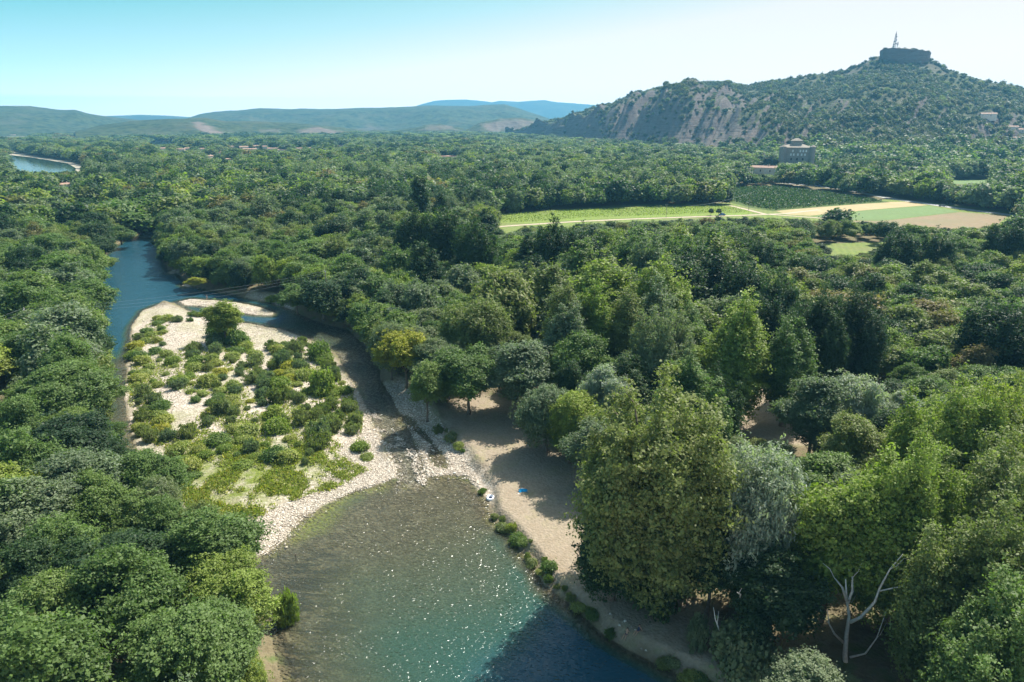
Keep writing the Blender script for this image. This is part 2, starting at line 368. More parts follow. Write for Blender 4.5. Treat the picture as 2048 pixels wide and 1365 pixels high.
ALGAE = poly([(540,1070),(620,1010),(680,985),(760,960),(800,962),(700,1005),(650,1060),(600,1085),(545,1110)])
WEED = poly([(520,1130),(560,1100),(620,1090),(660,1070),(700,1110),(720,1180),(770,1230),(790,1300),(800,1500),(500,1500)])
def water_sd(x, y):
    s = np.minimum(np.minimum(sdf(POOL, x, y), sdf(RIFF, x, y)), np.minimum(sdf(MAIN, x, y), sdf(PUD, x, y)))
    return np.maximum(np.maximum(s, -sdf(SPIT, x, y)), np.maximum(-sdf(SP2, x, y), -sdf(SP3, x, y)))
DEEP = [(1026,1080,3.5,.9),(1072,1150,4,.9),(1125,1220,5,.8),(1230,1320,9,1.1),(1080,1340,9,.6),(940,1420,14,.8),(780,1290,6,.4),
        (1350,1500,16,1.6),(740,1180,6,.35),(900,1200,14,.35),(690,990,3,.8),(236,640,14,1.3),(240,700,9,1.3),(243,680,10,1.2),(248,760,8,1.4),(246,810,7,1.2),(600,654,6,.8),(650,690,6,.7),(690,740,5,.5),(725,800,4,.35),(420,640,5,.5),(560,640,6,.6),(640,672,5,.4)]
DEEPW = [(at(a, b), r, d) for a, b, r, d in DEEP]
def depth_at(x, y, sdw):
    d = 0.28+0.1*fbm(x*0.12, y*0.12, 5)+0.24*sstep(-18, -5, x+0.0*y)*sstep(100, 84, y)
    for (cx_, cy_), r, dd in DEEPW: d = d+dd*np.exp(-((x-cx_)**2+(y-cy_)**2)/(r*r))
    d = d+2.4*sstep(160, 215, y)*sstep(-62, -80, x+0.06*(y-200))  # upper reach set deep so its colour takes the painted sky blue
    return d*sstep(0.0, 3.4, -sdw)+0.03*sstep(0, .4, -sdw)
def shade_w(P, x, y, a=1.5, b=-1.5):
    wob = 3.0*(fbm(x*0.25, y*0.25, 3, 3)-0.5)
    return sstep(a, b, sdf(P, x, y)+wob)
def ground_z(x, y, full=False):
    x = np.asarray(x, float); y = np.asarray(y, float)
    near = (y < 560) & (np.abs(x) < 380)
    z = np.full(x.shape, 2.0)
    A = {k: np.zeros(x.shape) for k in ('gravel', 'dirt', 'green', 'weed', 'algae', 'depth', 'riffle', 'sdw')}
    A['sdw'][:] = 50
    xn, yn = x[near], y[near]
    if len(xn):
        s = water_sd(xn, yn)+0.9*(fbm(xn*0.35, yn*0.35, 9, 3)-0.5)*sstep(40, 90, yn)*0.9
        gr = np.maximum(np.maximum(shade_w(ISL, xn, yn), shade_w(GR2, xn, yn)), np.maximum(sstep(0.6, -0.2, sdf(SPIT, xn, yn)), shade_w(GR3, xn, yn, 1, 0)))
        gr = np.maximum(gr, np.maximum(sstep(.6, -.2, sdf(SP2, xn, yn)), sstep(.6, -.2, sdf(SP3, xn, yn))))
        be = np.maximum(shade_w(BEACH, xn, yn), shade_w(CLEARING, xn, yn))
        bank = 0.15+1.75*sstep(0.2, 3.5, s)+0.5*(fbm(xn*0.08, yn*0.08, 21)-0.5)*sstep(3, 10, s)
        bankb = 0.2+1.3*sstep(0.1, 1.6, s)+0.2*(fbm(xn*0.2, yn*0.2, 22)-0.5)*sstep(1, 4, s)
        low = 0.06+0.9*sstep(0, 14, s)+(0.25*(fbm(xn*0.3, yn*0.3, 31)-0.5)+0.12*(fbm(xn*1.1, yn*1.1, 32)-0.5))*sstep(0, 3, s)
        zz = bank*(1-be)+bankb*be; zz = zz*(1-gr)+low*gr
        zz = zz*(1-sstep(250, 330, yn))+2.0*sstep(250, 330, yn)*sstep(0, 4, s)+0.2*sstep(250, 330, yn)*(1-sstep(0, 4, s))
        dpt = depth_at(xn, yn, s)
        # small cobble bars breaking the surface in the riffle
        rif = sstep(6, -4, np.abs(sdf(RIFF, xn, yn)-(-4)))*sstep(190, 130, yn)
        dpt = np.where(s < 0, dpt, 0)
        zz = np.where(s < 0, -dpt, zz)
        z[near] = zz
        A['gravel'][near] = gr*sstep(-0.3, 0.1, s); A['dirt'][near] = be
        A['green'][near] = np.maximum(shade_w(GREEN, xn, yn, 3, -6), 0.35*gr*sstep(0.5, 0.62, fbm(xn*0.1, yn*0.1, 44)))
        A['weed'][near] = shade_w(WEED, xn, yn, 3, -5); A['algae'][near] = np.maximum(shade_w(ALGAE, xn, yn, 1.5, -2), 0.6*sstep(2.2, 0.5, -s)*sstep(0.5, 0.6, fbm(xn*0.1, yn*0.1, 77))*(s < 0))
        A['depth'][near] = dpt; A['riffle'][near] = np.clip(sstep(2, -2, sdf(RIFF, xn, yn)), 0, 1); A['sdw'][near] = s
    # distant river reach and lake
    return (z, A) if full else z
FARRIV = poly([(15,310),(60,315),(110,323),(135,327),(152,337),(150,345),(100,351),(50,350),(15,342)], 2.0)
LAKE = poly([(293,284),(345,283),(357,290),(325,293),(300,291)], 2.0)

ys = [34.0]
while ys[-1] < 13000: ys.append(ys[-1]+max(0.30, ys[-1]*0.0062))
ys = np.array(ys); NX = 700
ts = np.linspace(-1.22, 1.22, NX)
GX = ts[None, :]*(ys[:, None]+22)*0.97; GY = np.repeat(ys[:, None], NX, 1)
gx, gy = GX.ravel(), GY.ravel()
gz, GA = ground_z(gx, gy, True)
NYR = len(ys)
ii = (np.arange(NYR-1)[:, None]*NX+np.arange(NX-1)[None, :]).ravel()
GF = np.stack([ii, ii+1, ii+1+NX, ii+NX], 1)
Vg = np.stack([gx, gy, gz], 1)
def sub(name, sel, mat, kind='structure', z=None, attrs=('gravel','dirt','green','weed','algae','depth','riffle')):
    F = GF[sel]; used, inv = np.unique(F, return_inverse=True); V = Vg[used].copy()
    if z is not None: V[:, 2] = z
    me = mesh_np(name, V, inv.reshape(F.shape), [mat], True, {a: ('POINT', GA[a][used]) for a in attrs})
    o = link(bpy.data.objects.new(name, me)); o['kind'] = kind; return o
fg = GA['gravel'][GF].mean(1) > 0.5; fd = (GA['dirt'][GF].mean(1) > 0.5) & ~fg; fw = (GA['sdw'][GF].max(1) < 0)
sub('gravel_bar', fg & ~fw, M_ground); sub('river_bank', fd & ~fw, M_ground); sub('riverbed', fw, M_ground)
sub('ground', ~(fg | fd) & ~fw, M_ground)
sub('river', GA['sdw'][GF].min(1) < 0.6, M_water, z=0.0, attrs=('depth', 'riffle'))
def flat(name, P, z, mat, kind='structure', d=None, r=None):
    me = bpy.data.meshes.new(name); bm = bmesh.new()
    vs = [bm.verts.new((p[0], p[1], z)) for p in P]; f = bm.faces.new(vs); bmesh.ops.triangulate(bm, faces=[f]); bm.normal_update()
    for f in bm.faces:
        if f.normal.z < 0: f.normal_flip()
    bm.to_mesh(me); bm.free(); me.materials.append(mat)
    if d is not None:
        for an, v in (('depth', d), ('riffle', r)):
            a_ = me.attributes.new(an, 'FLOAT', 'POINT'); a_.data.foreach_set('value', np.full(len(me.vertices), v, np.float32))
    o = link(bpy.data.objects.new(name, me)); tag(o, kind=kind); return o
flat('distant_river', FARRIV, 2.10, M_farwater, d=1.5, r=0.3)
flat('lake', LAKE, 2.10, M_farwater, d=1.2, r=0.3)
M_barsand = simple('pale_shingle', (0.36, 0.32, 0.25), 0.95, 0.15, 0.1)
flat('shingle_bank', poly([(12,300),(60,311),(115,320),(140,324),(166,333),(175,340),(268,345),(270,348),(170,348),(60,354),(12,350)], 2.0), 2.05, M_barsand)

# ------------------------------------------------------------------ fields, roads
def mat_field(name, c1, c2, rot, row, c3=None):
    m, t = newmat(name); v = objcoord(t)
    mp = N(t, 'ShaderNodeMapping'); lk(t, v, mp.inputs['Vector']); mp.inputs['Rotation'].default_value = (0, 0, R(rot))
    wv = N(t, 'ShaderNodeTexWave'); wv.inputs['Scale'].default_value = 0.31/row*2; wv.inputs['Distortion'].default_value = 0.6; wv.inputs['Detail'].default_value = 2
    lk(t, mp.outputs[0], wv.inputs['Vector'])
    n = noise(t, v, 0.35, 6); nb = noise(t, v, 0.03, 3)
    f = mth(t, 'ADD', mth(t, 'MULTIPLY', wv.outputs['Fac'], 0.22), mth(t, 'MULTIPLY', n, 0.8))
    c = ramp(t, f, [(0.32, c1), (0.68, c2)])
    if c3: c = mixc(t, ramp(t, nb, [(0.4, (0,)*3), (0.7, (0.8,)*3)]), c, c3)
    out(t, bsdf(t, c, 0.95, 0.1, bump(t, f, 0.6, 0.4))); return m
M_vine_l = mat_field('young_vines', (0.14, 0.19, 0.045), (0.20, 0.27, 0.055), 12, 2.4, (0.17, 0.20, 0.06))
M_vine_d = mat_field('vineyard_soil', (0.06, 0.09, 0.03), (0.10, 0.14, 0.04), 50, 2.4)
M_stub = mat_field('stubble', (0.34, 0.26, 0.15), (0.44, 0.34, 0.20), 60, 5, (0.30, 0.27, 0.13))
M_crop = mat_field('pale_crop', (0.12, 0.18, 0.07), (0.17, 0.24, 0.10), 70, 3, (0.14, 0.18, 0.08))
M_brown = mat_field('dry_earth', (0.21, 0.155, 0.10), (0.27, 0.20, 0.13), 75, 4, (0.20, 0.18, 0.105))
M_mead = mat_field('meadow', (0.13, 0.18, 0.05), (0.18, 0.22, 0.06), 20, 6, (0.17, 0.17, 0.08))
G = 2.0
flat('meadow', poly([(985,470),(990,428),(1250,410),(1462,406),(1600,420),(1780,398),(2048,424),(2100,470),(1900,478),(1760,470),(1500,448),(1100,462)], G), 2.03, M_mead)
flat('vineyard_ground', poly([(985,448),(992,431),(1100,421),(1250,415),(1440,412),(1470,413),(1505,426),(1480,431),(1330,434),(1160,440),(1060,447)], G), 2.07, M_vine_l)
flat('dark_vineyard_ground', poly([(1455,404),(1462,376),(1500,373),(1560,373),(1650,383),(1780,405),(1640,414),(1545,423),(1500,416)], G), 2.07, M_vine_d)
flat('stubble_field', poly([(1550,422),(1640,415),(1780,404.5),(1815,404),(1855,411),(1740,420),(1620,432),(1575,430)], G), 2.07, M_stub)
flat('crop_field', poly([(1625,433),(1740,421),(1860,412),(1918,424),(1840,433),(1760,442),(1680,440)], G), 2.07, M_crop)
flat('ploughed_field', poly([(1690,442),(1762,443),(1842,434),(1920,425),(2015,432),(1990,455),(1900,463),(1750,464)], G), 2.07, M_brown)
flat('lower_meadow', poly([(1600,520),(1620,490),(1700,486),(1830,484),(1830,500),(1700,520)], G), 2.07, M_mead)
flat('left_meadow', poly([(100,446),(105,434),(150,431),(210,428),(210,446)], G), 2.07, M_stub)
flat('hillside_meadow', poly([(1880,368),(1905,361),(1985,359),(2000,372)], G), 2.07, M_crop)
def strip(name, pts, wd, z, mat, kind='structure'):
    P = np.array([at(p[0], p[1], G) for p in pts]); Q = []
    for i in range(len(P)-1):
        for k in range(6): Q.append(P[i]+(P[i+1]-P[i])*k/6)
    Q.append(P[-1]); Q = np.array(Q); T = np.gradient(Q, axis=0); T /= np.linalg.norm(T, axis=1)[:, None]+1e-9
    Nn = np.stack([-T[:, 1], T[:, 0]], 1)
    wdv = wd/2*(1+0.1*np.sin(np.arange(len(Q))*1.7))[:, None] if 'road' not in name else wd/2
    L, Rr = Q+Nn*wdv, Q-Nn*wdv
    m = MB(); vs = [(a[0], a[1], z) for a in L]+[(a[0], a[1], z) for a in Rr]; n = len(Q)
    m.add(vs, [(i, i+n, i+n+1, i+1) for i in range(n-1)]); o = m.build(name, mat); tag(o, kind=kind); return o
RD1 = [(1560,366),(1620,371),(1660,376),(1700,381),(1740,390),(1790,399),(1840,406),(1900,415),(1960,423),(2048,434),(2120,444)]
strip('road', RD1, 7.5, 2.11, M_asphalt)
P1 = np.array(RD1, float)
strip('road_edge_line', P1+np.array([0, -.85]), 0.5, 2.115, M_paint); strip('road_edge_marking', P1+np.array([0, .85]), 0.5, 2.115, M_paint)
strip('dirt_track', [(985,455),(1040,451),(1150,444),(1260,439),(1400,434),(1500,431),(1570,428),(1640,420)], 3.6, 2.11, M_track)
strip('farm_track', [(1460,412),(1490,419),(1530,429),(1600,434),(1680,440)], 3.2, 2.115, M_track)
strip('far_track', [(1400,356),(1440,361),(1480,364),(1530,366),(1600,372)], 4.0, 2.11, M_track)
strip('lane', [(1880,464),(1960,463),(2060,460)], 3.4, 2.12, M_track)
strip('castle_drive', [(1640,326),(1655,331),(1648,336),(1628,340)], 9, 2.2, M_track)

# ------------------------------------------------------------------ hills
def interp(pts, x):
    p = np.array(pts, float); return np.interp(x, p[:, 0], p[:, 1])
def hill(name, sky_pts, base_d, crest_d, mat, ncol, nrow, prof, amp, nscale, back=900, bare=None, seed=1, px0=None, px1=None, zbase=-3, gully=None, crest_amp=None):
    px = np.linspace(px0 if px0 is not None else sky_pts[0][0], px1 if px1 is not None else sky_pts[-1][0], ncol)
    pys = interp(sky_pts, px); bd = interp(base_d, px); cd = interp(crest_d, px)
    a = (px-CX)/FPX; b = (pys-CY)/FPX
    dx, dy, dz = a, cp-b*sp, -sp-b*cp; hl = np.hypot(dx, dy); ux, uy = dx/hl, dy/hl; zc = CAMZ+dz/hl*cd
    # keep azimuth of each column at the crest
    t = np.linspace(0, 1, nrow); tb = np.linspace(0, 1, nrow//4+1)[1:]
    V = []; W = np.concatenate([t, 1+tb]); X = np.zeros((len(W), ncol)); Y = X.copy(); Z = X.copy()
    for i, tt in enumerate(W):
        if tt <= 1:
            D = bd+(cd-bd)*tt; f = prof(tt, px)
            z = zbase+(zc-zbase)*f; env = (np.sin(np.pi*np.clip(tt, 0, 1))**(1.0 if gully is None else 1.3)+0.02)*(1-0.75*float(sstep(.5, 1, tt)))
        else:
            D = cd+back*(tt-1); z = zc+(zbase-zc)*sstep(0, 1, np.full(ncol, tt-1)); env = np.full(ncol, 0.2)*1.0
        x = ux*D; y = uy*D
        nz = fbm(x*nscale, y*nscale, seed, 6, True)-0.55
        if gully is not None and tt <= 1: nz = nz+gully(x, y, tt, px)*(1-float(sstep(.55, .95, tt)))
        z = z+amp*env*nz
        z = z+(crest_amp if crest_amp is not None else amp*0.08)*(fbm(x*nscale*7, y*nscale*7, seed+5, 3)-0.5)
        X[i], Y[i], Z[i] = x, y, z
    nr = len(W)
    V = np.stack([X.ravel(), Y.ravel(), Z.ravel()], 1)
    q = (np.arange(nr-1)[:, None]*ncol+np.arange(ncol-1)[None, :]).ravel(); F = np.stack([q, q+1, q+1+ncol, q+ncol], 1)
    ba = np.zeros(len(V))
    if bare is not None:
        bx, by = project(V[:, 0], V[:, 1], V[:, 2])
        for pl, st in bare:
            s_ = sdf(np.array(pl, float), bx, by)+10*(fbm(V[:, 0]*0.02, V[:, 2]*0.06+V[:, 1]*0.02, 71, 4)-0.5)
            ba = np.maximum(ba, st*sstep(3, -4, s_))
    me = mesh_np(name, V, F, [mat], True, {'bare': ('POINT', ba)})
    o = link(bpy.data.objects.new(name, me)); tag(o, kind='structure')
    return o, X, Y, Z, nrow
lin = lambda tt, px: sstep(-0.25, 1.15, np.full(px.shape, tt))*1.0
def norm_prof(f):
    def g(tt, px):
        a, b = f(0.0, px), f(1.0, px); return (f(tt, px)-a)/(b-a)
    return g
plin = norm_prof(lin)
MH_main = mat_hill('limestone_hill', (0.155, 0.13, 0.12), (0.035, 0.050, 0.022), (0.085, 0.09, 0.042), strata=0.10, vscale=0.012, soil=(0.13, 0.11, 0.085))
MH_far = mat_hill('wooded_hill', (0.20, 0.155, 0.135), (0.012, 0.026, 0.012), (0.060, 0.080, 0.032), strata=0.03, vscale=0.007, rockbias=-0.12, soil=(0.075, 0.08, 0.045))
MH_blue = mat_hill('far_mountain', (0.12, 0.14, 0.10), (0.02, 0.035, 0.02), (0.035, 0.05, 0.025), strata=0.02, vscale=0.002, rockbias=-0.4, soil=(0.08, 0.09, 0.05))
SKY_M = [(1010,272),(1035,263),(1060,255),(1075,249),(1100,244),(1130,238),(1150,231),(1175,220),(1190,216),(1200,214),(1230,207),(1250,200),(1270,194),(1300,184),(1320,179),(1345,175),(1380,172),(1420,168),(1450,165),(1480,172),(1500,172),(1530,166),(1580,161),(1620,155),(1650,150),(1690,143),(1715,136),(1735,124),(1755,115),(1765,113),(1850,121),(1862,124),(1880,133),(1910,146),(1950,157),(1990,167),(2048,180),(2150,205),(2300,245)]
BD_M = [(1010,2900),(1100,2250),(1200,1780),(1350,1420),(1500,1220),(1560,1080),(1700,1000),(2300,950)]
CD_M = [(1010,3000),(1100,2650),(1200,2420),(1350,2250),(1500,2150),(1700,2050),(1800,2000),(2300,1900)]
def prof_main(tt, px):
    w_ = np.interp(px, [1000, 1080, 1360, 1520, 1640], [0.9, 1.0, 1.0, 0.35, 0.0])
    cl = 0.10*sstep(0, 0.16, tt)+0.52*sstep(0.10, 0.36, tt)+0.38*sstep(0.3, 1.0, tt)
    ge = 0.5*tt**1.1+0.5*tt**1.9
    return cl*w_+ge*(1-w_)
def gully_main(x, y, tt, px):
    w_ = np.interp(px, [1000, 1080, 1400, 1560, 1750], [0.4, 1.0, 1.2, 0.8, 0.25])
    u = px*0.030-tt*4.2
    wv_ = fbm(u, tt*1.3+0*px, 91, 3, True)-0.6
    return wv_*w_*2.0
BARE_M = [([(1050,268),(1130,250),(1200,240),(1300,235),(1390,225),(1500,255),(1560,280),(1500,300),(1300,305),(1100,292)], 0.85),
          ([(1300,190),(1400,180),(1480,190),(1380,200)], 0.4), ([(1680,150),(1760,112),(1860,122),(1900,150),(1800,160)], 0.35),
          ([(1900,330),(1960,290),(2048,270),(2048,330),(1960,350)], 0.45), ([(1400,210),(1480,180),(1520,200),(1450,240)], .5)]
hillM = hill('hill', SKY_M, BD_M, CD_M, MH_main, 620, 300, norm_prof(prof_main), 52, 0.0036, 800, BARE_M, 3, gully=gully_main, crest_amp=3.5)
hill('left_hills', [(-150,214),(0,212),(60,213),(120,220),(150,220),(180,229),(215,235),(250,239),(300,244),(360,252)], [(-150,3500),(360,3900)], [(-150,4600),(360,4800)], MH_far, 240, 70, plin, 70, 0.0016, 1200, None, 7)
hill('low_hill', [(150,264),(200,252),(260,243),(320,239),(380,237),(410,236),(450,243),(520,243),(580,246),(640,252),(700,258),(760,266)], [(150,2500),(760,2700)], [(150,3200),(760,3300)], MH_far, 300, 90, plin, 40, 0.003, 700,
     [([(382,246),(396,243),(430,258),(470,272),(462,280),(430,275),(402,262)], 0.9), ([(590,262),(640,254),(700,268),(690,272),(600,270)], 0.8), ([(520,262),(560,258),(560,264),(520,266)], 0.5)], 9)
hill('plateau', [(370,240),(400,230),(430,225),(470,222),(520,217.5),(560,219),(640,219),(700,217),(760,215.5),(800,214),(850,211),(900,212.5),(950,212),(985,211),(1010,210),(1030,216),(1060,226),(1100,239),(1140,252),(1180,266)], [(370,4200),(1180,4000)], [(370,5600),(1180,5400)], MH_far, 420, 100, plin, 110, 0.0013, 1500,
     [([(700,263),(740,252),(780,262)], .4)], 13)
hill('cliff_foothill', [(690,268),(740,262),(790,262),(830,256),(850,250),(880,248),(910,254),(935,260),(960,246),(1000,238),(1040,236),(1080,241),(1110,249),(1150,266)], [(690,2900),(1150,3100)], [(690,3400),(1150,3600)], MH_far, 300, 90, norm_prof(lambda tt, px: 0.3*tt+0.7*sstep(0.25, 0.75, np.full(px.shape, tt))), 38, 0.004, 600,
     [([(960,252),(1000,240),(1085,241),(1110,252),(1060,262),(980,262)], 0.75), ([(835,262),(860,250),(900,251),(925,262)], 0.5)], 17)
hill('blue_hills', [(160,240),(200,233),(280,230),(340,232),(400,236),(480,244)], [(160,8000),(480,8000)], [(160,9300),(480,9300)], MH_blue, 100, 24, plin, 60, 0.001, 1500, None, 19)
hill('blue_mountains', [(780,228),(830,213),(845,208),(870,202),(900,200),(930,199.5),(960,202),(985,205),(1000,202),(1040,204),(1060,202),(1090,200.5),(1115,205),(1150,207),(1190,210.5),(1240,222),(1300,240)], [(780,9800),(1300,9800)], [(780,11800),(1300,11800)], MH_blue, 200, 40, plin, 90, 0.0009, 1200, None, 23)
def hill_z(px, t_):
    """point on the main hill at column px and slope fraction t_"""
    _, X, Y, Z, nr = hillM
    c = (px-SKY_M[0][0])/(SKY_M[-1][0]-SKY_M[0][0])*(X.shape[1]-1); c = int(np.clip(round(c), 0, X.shape[1]-1)); r = int(round(t_*(nr-1)))
    return X[r, c], Y[r, c], Z[r, c]
def hill_hit(px, py):
    """where a line of sight first meets the main hill"""
    _, X, Y, Z, nr = hillM
    PX, PY = project(X[:nr], Y[:nr], Z[:nr]); d = (PX-px)**2+(PY-py)**2*1.0
    r, c = np.unravel_index(np.argmin(d), d.shape); return X[r, c], Y[r, c], Z[r, c]

# flat-topped rock on the summit
def mesa():
    D = 1985.0; V = []; F = []; n = 72; rows = 9
    L = np.array(at_dist(1757, 120, D)); Rr = np.array(at_dist(1860, 120, D))
    c = (L+Rr)/2; hw = np.linalg.norm((Rr-L)[:2])/2; ax = (Rr-L)[:2]/(2*hw); ay = np.array([-ax[1], ax[0]])
    for r in range(rows):
        f = r/(rows-1)
        for k in range(n):
            a = 2*math.pi*k/n
            ex = np.sign(math.cos(a))*abs(math.cos(a))**0.55*hw; ey = np.sign(math.sin(a))*abs(math.sin(a))**0.7*42
            s_ = 0.94+0.06*f+0.03*(fbm(np.array([k*0.7]), np.array([r*0.9]), 3)[0]-0.5)*2*(1 if 0 < r < rows-1 else 0.4)
            px_ = 1808.5+51.5*ex/hw
            top = at_dist(px_, np.interp(px_, [1757,1762,1780,1800,1830,1860], [103.5,101.5,99.5,100.5,103,106.5]), D)[2]
            bot = at_dist(px_, np.interp(px_, [1757,1800,1860], [114,121,126]), D)[2]-12
            z = bot+(top-bot)*f; p = c[:2]+ax*ex*s_+ay*ey*s_
            V.append((p[0], p[1], z))
    for r in range(rows-1):
        for k in range(n): F.append((r*n+k, r*n+(k+1) % n, (r+1)*n+(k+1) % n, (r+1)*n+k))
    V.append((c[0], c[1], at_dist(1800, 97.5, D)[2])); ti = len(V)-1
    for k in range(n): F.append(((rows-1)*n+k, (rows-1)*n+(k+1) % n, ti, ti))
    F = [tuple(dict.fromkeys(f)) for f in F]
    m = MB(); m.V = V; m.F = F
    mm = mat_hill('summit_rock', (0.13, 0.12, 0.11), (0.10, 0.12, 0.06), (0.24, 0.19, 0.14), strata=0.25, vscale=0.03, rockbias=0.05)
    o = m.build('rock_outcrop', mm); tag(o, kind='structure')
    o.data.attributes.new("bare", "FLOAT", "POINT"); return c[:2], ax, ay, D
MESA = mesa()

# ------------------------------------------------------------------ tree shapes
def leaf_quads(P, Nn, size, rg, elong=1.5, hang=0.0):
    n = len(P); Nn = Nn/(np.linalg.norm(Nn, axis=1)[:, None]+1e-9)
    rv = rg.normal(size=(n, 3)); rv[:, 2] -= hang
    T = rv-Nn*(rv*Nn).sum(1)[:, None]; T /= np.linalg.norm(T, axis=1)[:, None]+1e-9
    B = np.cross(Nn, T); s = size[:, None]
    a = P+T*s*elong*0.5; c = P-T*s*elong*0.5
    b = P+B*s*0.5+Nn*s*0.12; d = P-B*s*0.5+Nn*s*0.12
    V = np.stack([a, b, c, d], 1).reshape(-1, 3); F = np.arange(4*n).reshape(n, 4)
    return V, F
def lobes_for(shape, h, r, rg):
    L = []
    def add(x, y, z, rx, rz): L.append((x, y, z, rx, rz))
    if shape in ('round', 'feather'):
        n = 30; ex = [rg.uniform(.72, 1.18) for _ in range(7)]; top = [rg.uniform(.80, 1.06) for _ in range(7)]
        for i in range(n):
            u = rg.uniform(-0.45, 1.0); a = i*2.39996+rg.uniform(-.4, .4); q = math.sqrt(max(0, 1-u*u))*rg.uniform(.55, 1.0)
            j = int((a % 6.2832)/6.2832*7) % 7; s = (rg.uniform(0.13, 0.30) if i % 3 else rg.uniform(.30, .44))*r
            add(math.cos(a)*q*r*.84*ex[j], math.sin(a)*q*r*.84*ex[j], h*0.56+u*h*0.40*top[j]*rg.uniform(.72, 1.0), s, s*(rg.uniform(.75, 1.25) if shape == 'round' else rg.uniform(.45, .75)))
        add(r*rg.uniform(-.2, .2), r*rg.uniform(-.2, .2), h*.56, r*.50, h*.24)
    elif shape in ('poplar', 'broad'):                       # upright plumes with pointed heads merging into one crown
        k = 5 if shape == 'poplar' else 15
        for i in range(k):
            a = i*2.39996+rg.uniform(-.4, .4); q = (0.0 if i == 0 else math.sqrt((i+.3)/k))*rg.uniform(.62, .82)*(.85 if shape == 'poplar' else 1)
            top = h*(1.0-0.32*q*q-rg.uniform(0, .15)*(i > 0)); bot = h*rg.uniform(.10, .26); pr = r*(rg.uniform(.40, .56) if shape == 'poplar' else rg.uniform(.22, .36))
            x, y = math.cos(a)*q*r, math.sin(a)*q*r; lean = 0.16*q; m_ = 8
            for j in range(m_):
                f = (j+.5)/m_; w = math.sin(math.pi*min(1, .22+.62*f))**.8*(1 if f < .6 else 1-(f-.6)*1.45)
                s = max(.12*pr, pr*w*rg.uniform(.8, 1.05)); z = bot+(top-bot)*f; sp_ = 1-lean+lean*2*f
                add(x*sp_+rg.uniform(-.18, .18)*pr, y*sp_+rg.uniform(-.18, .18)*pr, z, s, (top-bot)/m_*.95)
        add(0, 0, h*.45, r*.5, h*.25)
    elif shape == 'willow':
        n = 40
        for i in range(n):
            u = rg.uniform(-0.5, 1.0); a = i*2.39996; q = math.sqrt(max(0, 1-u*u))*rg.uniform(.7, 1.0); s = rg.uniform(.22, .36)*r
            add(math.cos(a)*q*r*.75, math.sin(a)*q*r*.75, h*0.55+u*h*0.37, s, s*1.1)
        add(0, 0, h*.5, r*.5, h*.25)
    elif shape == 'column':
        n = 22
        for i in range(n):
            f = (i+.5)/n; pr = r*math.sin(math.pi*(0.12+0.83*f))**0.6; a = i*2.4; s = r*.5
            add(math.cos(a)*pr*.4, math.sin(a)*pr*.4, h*(0.08+.84*f), s*.95, s*2.0)
    elif shape == 'shrub':
        n = 18
        for i in range(n):
            u = rg.uniform(0.0, .95); a = i*2.39996; q = math.sqrt(1-u*u); s = rg.uniform(.25, .40)*r
            add(math.cos(a)*q*r*.68*rg.uniform(.7, 1.1), math.sin(a)*q*r*.68*rg.uniform(.7, 1.1), h*(0.15+u*.62), s, s*.8*h/r)
    elif shape == 'spiky':
        n = 12
        for i in range(n):
            a = i*2.39996; q = rg.uniform(0, .75)
            add(math.cos(a)*q*r, math.sin(a)*q*r, h*.4, r*.34, h*.45*rg.uniform(.7, 1.1))
    return L
def crown_mesh(name, shape, h, r, n, leaf, seed):
    rg = np.random.default_rng(seed); L = np.array(lobes_for(shape, h, r, rg)); w_ = L[:, 3]**2; w_[-1] *= 0.35 if shape not in ('column', 'shrub', 'spiky') else 1
    per = 26 if n > 5000 else (12 if n > 1000 else 7); K = n//per; n = K*per
    ci = rg.choice(len(L), K, p=w_/w_.sum()); Lk = L[ci]
    dk = rg.normal(size=(K, 3)); dk[:, 2] += 0.35; dk /= np.linalg.norm(dk, axis=1)[:, None]
    rad = 0.50+0.58*rg.random(K)**0.8; rad += np.where(rg.random(K) < .10, rg.uniform(.15, .55, K), 0)
    rad *= 0.80+0.50*fbm(dk[:, 0]*1.7+ci*3.1, dk[:, 1]*1.7+dk[:, 2]*1.7, seed, 2)
    Ck = Lk[:, :3]+dk*np.stack([Lk[:, 3], Lk[:, 3], Lk[:, 4]], 1)*rad[:, None]
    idx = np.repeat(ci, per); ki = np.repeat(np.arange(K), per); d = dk[ki]
    sg = leaf*(1.15 if n > 5000 else .8)*rg.uniform(.7, 2.3, K)[ki][:, None]
    P = Ck[ki]+rg.normal(size=(n, 3))*sg*np.array([1, 1, .62])
    c = np.array([0, 0, h*.40]); outw = P-c; outw /= np.linalg.norm(outw, axis=1)[:, None]+1e-6
    Nn = d*0.35+outw*0.45+rg.normal(size=(n, 3))*0.65; Nn[:, 2] += 0.45
    hang = 0.0
    if shape == 'willow': P[:, 2] -= rg.random(n)**2*h*.10; hang = 1.6; Nn[:, 2] -= .1
    if shape == 'spiky': Nn[:, 2] *= .2; hang = -2.2
    sz = leaf*rg.uniform(.45, 1.0, n)*(1+0.9*rg.random(n)**4)*1.25
    if shape in ('shrub', 'spiky'): P[:, 2] = np.maximum(P[:, 2], 0.02)
    else: P[:, 2] = np.maximum(P[:, 2], h*.05)
    V, F = leaf_quads(P, Nn, sz, rg, 2.6 if shape in ('willow', 'spiky') else 1.5, hang)
    lv = np.clip(0.25*rg.random(len(L))[idx]+0.35*rg.random(K)[ki]+0.4*rg.random(n), 0, 1)
    me = mesh_np(name, V, F, [FM['mid']], False, {'v': ('FACE', lv)})
    # domain FACE name must be readable by the shader
    return me, L
